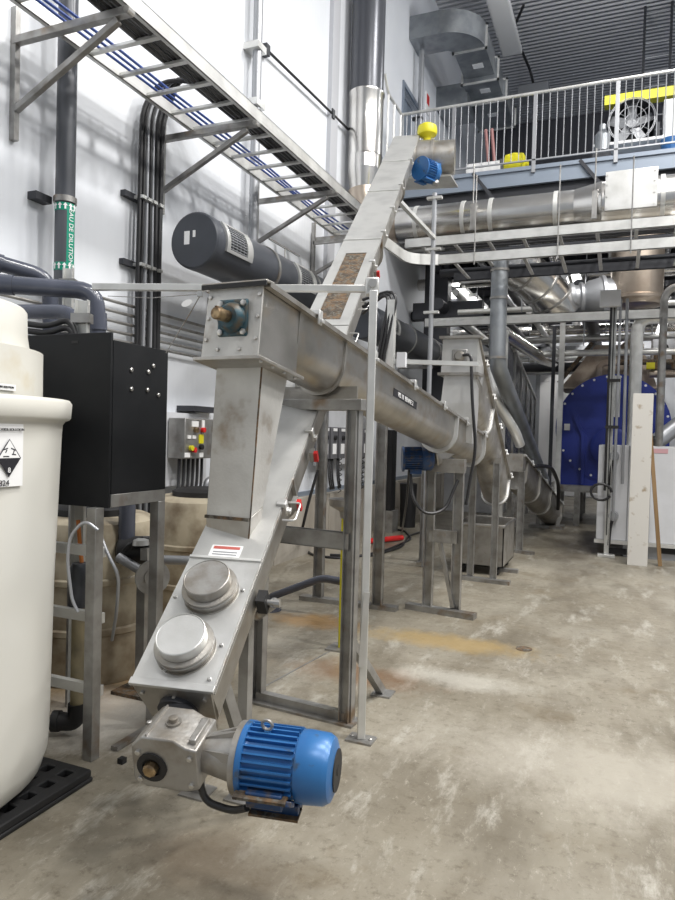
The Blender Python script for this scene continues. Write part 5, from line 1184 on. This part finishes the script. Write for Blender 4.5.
MB().cyl(vz+V((0, -.02, -.22)), vz+V((.55, -.02, -.22)), .07, seg=12).build('brown_tank', 'clad2', vv)
cn = thing('pale_box', P(664, 352, 12.6), 'pale equipment box with dark dial right of the valves', 'box')
q = P(664, 348, 12.6); MB().box((q.x-.2, q.y, q.z-.25), (q.x+.25, q.y+.3, q.z+.25)).build('body', 'whitebox', cn, .02); MB().cyl(q-Y*.02, q+Y*.01, .08).build('dial', 'rubber', cn)
for k, (dx, py) in enumerate(((.0, 375),)): pass
rp_ = thing('side_bracket', P(665, 440, 11.0), 'pale slanted duct piece with dark end at the right edge above the white container', 'duct')
MB().tube([P(656, 442, 10.8), P(682, 422, 10.8)], .13, 16).build('tube', 'conduit', rp_); MB().cyl(P(657, 441, 10.75), P(654, 444, 10.72), .1).build('end', 'rubber', rp_)

# pipes and posts in front of the boiler
def simple(name, pts, r, m, lab, cat='pipe', grp=None, el=.15, seg=14):
    o = MB().tube(bend(pts, el), r, seg).build(name, m); return tag(o, lab, cat, grp)
q = PZ(556, 527); b = P(561, 327, (q-EYE).dot(FW)); tag(MB().bar(q, V((q.x, q.y, b.z+.8)), .09, .09).build('steel_column', 'tray'), 'slim bright steel column left of the blue boiler', 'column')
q = PZ(548, 526.5); tag(MB().bar(q, V((q.x, q.y, 3.6)), .06, .06).build('steel_column', 'darksteel'), 'thin dark column just left of the bright boiler column', 'column')
d = 9.6
a = P(633, 440, d); b = P(637, 322, d); 
zt_e = P(640, 319, d).z
simple('steam_pipe', [V((a.x, a.y, 1.5)), V((a.x, a.y, zt_e)), V((a.x+2.6, a.y+.2, zt_e))], .085, 'tray', 'bright vertical pipe bending right above the white board', el=.2)
a = P(659, 440, 9.0); zt2_ = P(662, 288, 9.0).z
simple('steel_pipe', [V((a.x, a.y, 1.5)), V((a.x, a.y, zt2_)), V((a.x+2, a.y, zt2_+.05))], .05, 'sspost', 'thinner steel pipe with high right bend at the right edge', el=.2)
z = P(560, 327, 10.7).z
hb_ = thing('pipe_rack_beam', (1, 9.3, z), 'long level steel channel crossing the hall behind the third conveyor', 'beam')
MB().chan(V((PY(425, 332, 10.4).x, 10.4, z)), V((5, 10.4, z)), .14, .06, .01, side=Z).build('channel', 'tray', hb_)
simple('bright_pipe', [V((-2.6, 11.5, z+.35)), V((5, 11.5, z+.35))], .045, 'tray', 'long level bright pipe just above the pipe rack beam')
z = P(560, 276, 9.5).z
simple('black_pipe', [V((PY(440, 290, 9.4).x, 9.4, z)), V((5, 9.4, z))], .055, 'darksteel', 'long level dark pipe crossing just below the bright trays', el=.1)
# upright round duct with elbow and diagonal run
t_ = P(496, 278, 8.6); b_ = P(497, 362, 8.6)
VD = thing('round_duct', (b_.x, b_.y, b_.z), 'dull steel round duct dropping behind the pale head box then slanting down', 'duct')
rD = .105; 
MB().tube(bend([V((b_.x, b_.y, t_.z+.25)), V((b_.x, b_.y, b_.z-.02)), P(505, 385, 8.9), P(543, 480, 11.6)], .12), rD, 24).build('duct', 'ductgalv', VD)
for py in (272, 300, 359): zz = P(496, py, 8.6).z; MB().lathe(V((b_.x, b_.y, zz)), Z, [(0, rD), (0, rD+.012), (.03, rD+.012), (.03, rD)], 24).build('seam_band', 'sspost', VD)
simple('slanted_pipe', [P(488, 365, 9.2), P(494, 398, 9.2), P(516, 433, 9.4), P(520, 445, 9.5)], .07, 'plate', 'pale slanted pipe crossing under the dull round duct', el=.15)
simple('sloping_duct', [P(503, 333, 9.9), P(541, 358, 12.5), P(553, 362, 13.5)], .11, 'clad', 'shiny pipe sloping away above the dark curtain panels', el=.2)
# dark curtain panels
cx_ = None
A0 = P(505, 340, 9.9); A1 = P(545, 400, 14.5)
xw = A0.x
PW = thing('curtain_wall', (xw, 12, 0), 'tall dark glossy sheet curtain on a frame running away from view behind the conveyors', 'curtain')
y0c, y1c = 10.0, 16.0
xe = P(545, 430, 16).x; 
ztop0 = P(505, 340, 10.6).z
def cw(y, z): return V((xw+(y-y0c)*(-.04), y, z))
nP = 5
for k in range(nP):
    ya, yb_ = y0c+(y1c-y0c)*k/nP, y0c+(y1c-y0c)*(k+1)/nP-.04
    MB().prism([cw(ya, 1.25), cw(yb_, 1.15), cw(yb_, ztop0-.05-(k+1)*.12), cw(ya, ztop0-.05-k*.12)], X*.03).build('sheet_panel', 'netting', PW)
for k in range(nP+1):
    ya = y0c+(y1c-y0c)*k/nP; MB().bar(cw(ya, 0)+X*.03, cw(ya, ztop0-.12*k)+X*.03, .06, .05).build('upright', 'tray' if k == 0 else 'sspost', PW)
MB().bar(cw(y0c, ztop0)+X*.03, cw(y1c, ztop0-.12*nP)+X*.03, .06, .05).build('top_rail', 'tray', PW)
# insulated elbows and cylinder under the trays
E1 = thing('insulated_elbow_duct', P(560, 300, 10.2), 'fat shiny insulated duct elbow under the cross trays', 'duct')
MB().tube(bend([P(508, 262, 10.0), P(530, 276, 10.2), P(550, 296, 10.4), P(561, 314, 10.5)], .35, 8), .31, 32).build('duct', 'clad', E1)
pts_ = bend([P(508, 262, 10.0), P(530, 276, 10.2), P(550, 296, 10.4), P(561, 314, 10.5)], .35, 8)
for i in (2, 9, 15):
    if i+1 < len(pts_): MB().lathe(pts_[i], pts_[i+1]-pts_[i], [(0, .31), (0, .325), (.03, .325), (.03, .31)], 32).build('seam_band', 'sspost', E1)
E2 = thing('duct_reducer', P(590, 298, 10.4), 'short grey duct with cone and rings right of the fat elbow', 'duct')
ax_ = (P(612, 297, 10.3)-P(570, 299, 10.4)); a_ = P(566, 299, 10.45); ln = ax_.length
MB().lathe(a_, ax_, [(0, .2), (.05, .24), (.1, .24), (.12, .2), (.18, .2), (.2, .24), (.24, .24), (.26, .2), (ln*.55, .26), (ln*.8, .3), (ln*.82, .33), (ln*.9, .33), (ln*.92, .28), (ln*1.2, .28)], 36).build('duct', 'conduit', E2)
E3 = thing('insulated_vessel', P(636, 290, 10.0), 'large tarnished insulated vessel hanging below the trays at the right', 'vessel')
vc_ = P(636, 306, 10.2); MB().lathe(V((vc_.x, vc_.y, vc_.z-.02)), Z, [(0, .30), (.02, .36), (.08, .38), (.1, .40), (.14, .40), (.16, .37), (1.35, .37)], 40).build('shell', 'clad2', E3)

# filler: pipes under the mezzanine, every one straight from hanger to hanger
rnd = random.Random(11)
kinds = [('conduit', .05), ('tray', .06), ('darksteel', .10), ('clad', .11), ('plate', .05), ('darksteel', .07)]
specs = [(11.9, 5.1), (12.3, 5.05), (12.8, 3.9), (13.2, 4.6), (13.6, 3.5), (14.2, 4.9), (14.6, 4.2), (15.2, 3.7), (15.6, 4.7), (16.4, 4.1), (17.0, 3.5), (17.6, 4.5), (18.2, 3.3), (13.0, 3.15), (14.9, 3.1), (16.0, 3.2)]
for i, (y, z) in enumerate(specs):
    m, r = kinds[i % 6]; x0_ = -3.8; x1_ = 2+rnd.random()*3
    o = MB().cyl(V((x0_, y, z)), V((x1_, y, z)), r, seg=12).build('overhead_pipe', m)
    tag(o, ['grey overhead pipe crossing the hall under the mezzanine', 'bright overhead pipe crossing the hall under the mezzanine', 'thick dark overhead pipe crossing the hall under the mezzanine', 'thick shiny overhead pipe crossing the hall under the mezzanine', 'pale overhead pipe crossing the hall under the mezzanine', 'dark overhead pipe crossing the hall under the mezzanine'][i % 6], 'pipe', 'overhead cross pipes')
xs_ = [(-3.3, 4.7), (-2.9, 4.2), (-2.5, 4.8), (-2.1, 3.8), (-1.7, 4.5), (-1.2, 4.9), (-.7, 4.1), (-.2, 4.7), (.4, 3.9), (1.0, 4.6), (1.7, 4.9), (2.5, 4.3), (-3.1, 3.9), (-2.7, 3.6), (-2.3, 4.5), (-1.9, 4.2), (-1.5, 3.7), (-1.0, 4.35), (-.5, 3.6), (.1, 4.3), (.7, 4.9)]
for i, (x, z) in enumerate(xs_):
    m, r = kinds[(i*5+2) % 6]
    o = MB().cyl(V((x, 11.6+rnd.random()*1.0, z+.08)), V((x, YB, z+.08)), r*1.1, seg=12).build('overhead_pipe', m)
    tag(o, ['grey overhead pipe running lengthwise under the mezzanine', 'bright overhead pipe running lengthwise under the mezzanine', 'thick dark overhead pipe running lengthwise under the mezzanine', 'thick shiny overhead pipe running lengthwise under the mezzanine', 'pale overhead pipe running lengthwise under the mezzanine', 'dark overhead pipe running lengthwise under the mezzanine'][(i*5+2) % 6], 'pipe', 'overhead lengthwise pipes')
for i in range(22):
    x = -3.0+i*.30; y = 11.2+(i*7 % 5)*1.2
    tag(MB().cyl(V((x, y, 3.2+(i % 4)*.4)), V((x, y, MZ-.34)), .012, seg=6).build('hanger_rod', 'conduit'), 'thin hanger rod under the mezzanine holding overhead pipes', 'rod', 'hanger rods under the mezzanine')
for i, (px, py, y) in enumerate(((455, 283, 13.0), (472, 297, 13.6), (448, 292, 15.0), (575, 272, 12.0), (664, 322, 13.2))):
    q = PY(px, py, y); t = thing('batten_lamp', q, ['glowing batten lamp under the mezzanine above the third conveyor', 'glowing batten lamp left of the dull round duct', 'small glowing batten lamp near the left end under the mezzanine', 'glowing lamp beside the fat insulated elbow', 'glowing lamp at the far right above the boiler valves'][i], 'lamp')
    MB().box((q.x-.08, q.y, q.z), (q.x+.08, q.y+1.4, q.z+.07)).build('housing', 'white', t)
    MB().box((q.x-.06, q.y+.02, q.z-.04), (q.x+.06, q.y+1.38, q.z)).build('tube', 'glow', t)
    for yy in (q.y+.2, q.y+1.2): MB().cyl(V((q.x, yy, q.z+.07)), V((q.x, yy, MZ-.3)), .006, seg=6).build('hanger', 'cable', t)
# dark ducts between the blower and the third conveyor
t = thing('dark_duct', PY(405, 300, 11.5), 'dark rectangular duct drop behind the vertical conduit', 'duct')
q = PY(420, 300, 11.5); MB().box((q.x-.25, 12.7, 2.2), (q.x+.2, 13.0, MZ-.34)).build('duct', 'darksteel', t); MB().box((-3.7, 12.5, q.z-.15), (q.x+.9, 12.7, q.z+.15)).build('cross_duct', 'darksteel', t)
t = thing('panel_cabinet', PZ(440, 512), 'pale low cabinet far back between the conveyor posts', 'cabinet')
q = P(520, 470, 10.6)
MB().box((-3.4, 14.2, 0), (-2.2, 14.9, 1.9)).build('body', 'whitebox', t, .01); MB().box((-3.35, 14.18, .1), (-2.82, 14.2, 1.8)).build('door', 'whitebox', t); MB().box((-2.78, 14.18, .1), (-2.25, 14.2, 1.8)).build('door', 'whitebox', t)
# far white sectional door on the back wall
xa_ = PY(538, 450, YB-.1).x; xb_ = PY(610, 450, YB-.1).x
dn_ = MB()
for k in range(5): dn_.box((xa_, YB-.08, .02+k*.8), (xb_, YB-.01, .812+k*.8))
struct(dn_, 'door_2', 'white')
struct(MB().box((xa_-.12, YB-.12, 0), (xa_, YB, 4.2)).box((xb_, YB-.12, 0), (xb_+.12, YB, 4.2)).box((xa_-.12, YB-.12, 4.05), (xb_+.12, YB, 4.2)), 'trim_9', 'conduit')
# ---------------------------------------------------------------- light and render settings
w = bpy.data.worlds.new('world'); scn.world = w; w.use_nodes = True
bg = w.node_tree.nodes['Background']; bg.inputs[0].default_value = (.86, .92, 1, 1); bg.inputs[1].default_value = .56
def area(name, loc, size, power, rot=(0, 0, 0), c=(1, .98, .95), sy=None):
    l = bpy.data.lights.new(name, 'AREA'); l.energy = power; l.size = size; l.color = c
    if sy: l.shape = 'RECTANGLE'; l.size_y = sy
    o = bpy.data.objects.new(name, l); col.objects.link(o); o.location = loc; o.rotation_euler = rot
for x in (1.3, 4.4, 7.6):
    for y, pw in ((-1, 330), (3.4, 560), (7.6, 560)): area('high_bay_lamp', (x, y, HC-.8), .8, pw)
for x, y in ((-.5, 12.2), (4, 12.6)):  # added point fills without fixtures, brightening the ceiling deck and mezzanine
    l = bpy.data.lights.new('ceiling_fill', 'POINT'); l.energy = 150; l.shadow_soft_size = .25
    o = bpy.data.objects.new('ceiling_fill', l); col.objects.link(o); o.location = (x, y, 8.6)
for x in (-2, 1.5, 5): area('under_mezzanine_lamp', (x, 15.5, MZ-.8), .4, 45, sy=2.2)
area('far_lamp', (-.3, 18.2, MZ-.8), .6, 260, sy=1.5)
vs = scn.view_settings; scn.display_settings.display_device = 'sRGB'
vs.view_transform = 'Standard'; vs.look = 'None'; vs.gamma = 1; vs.use_curve_mapping = False; vs.exposure = -0.66
for o in bpy.data.objects:
    if '_w' in o: del o['_w']
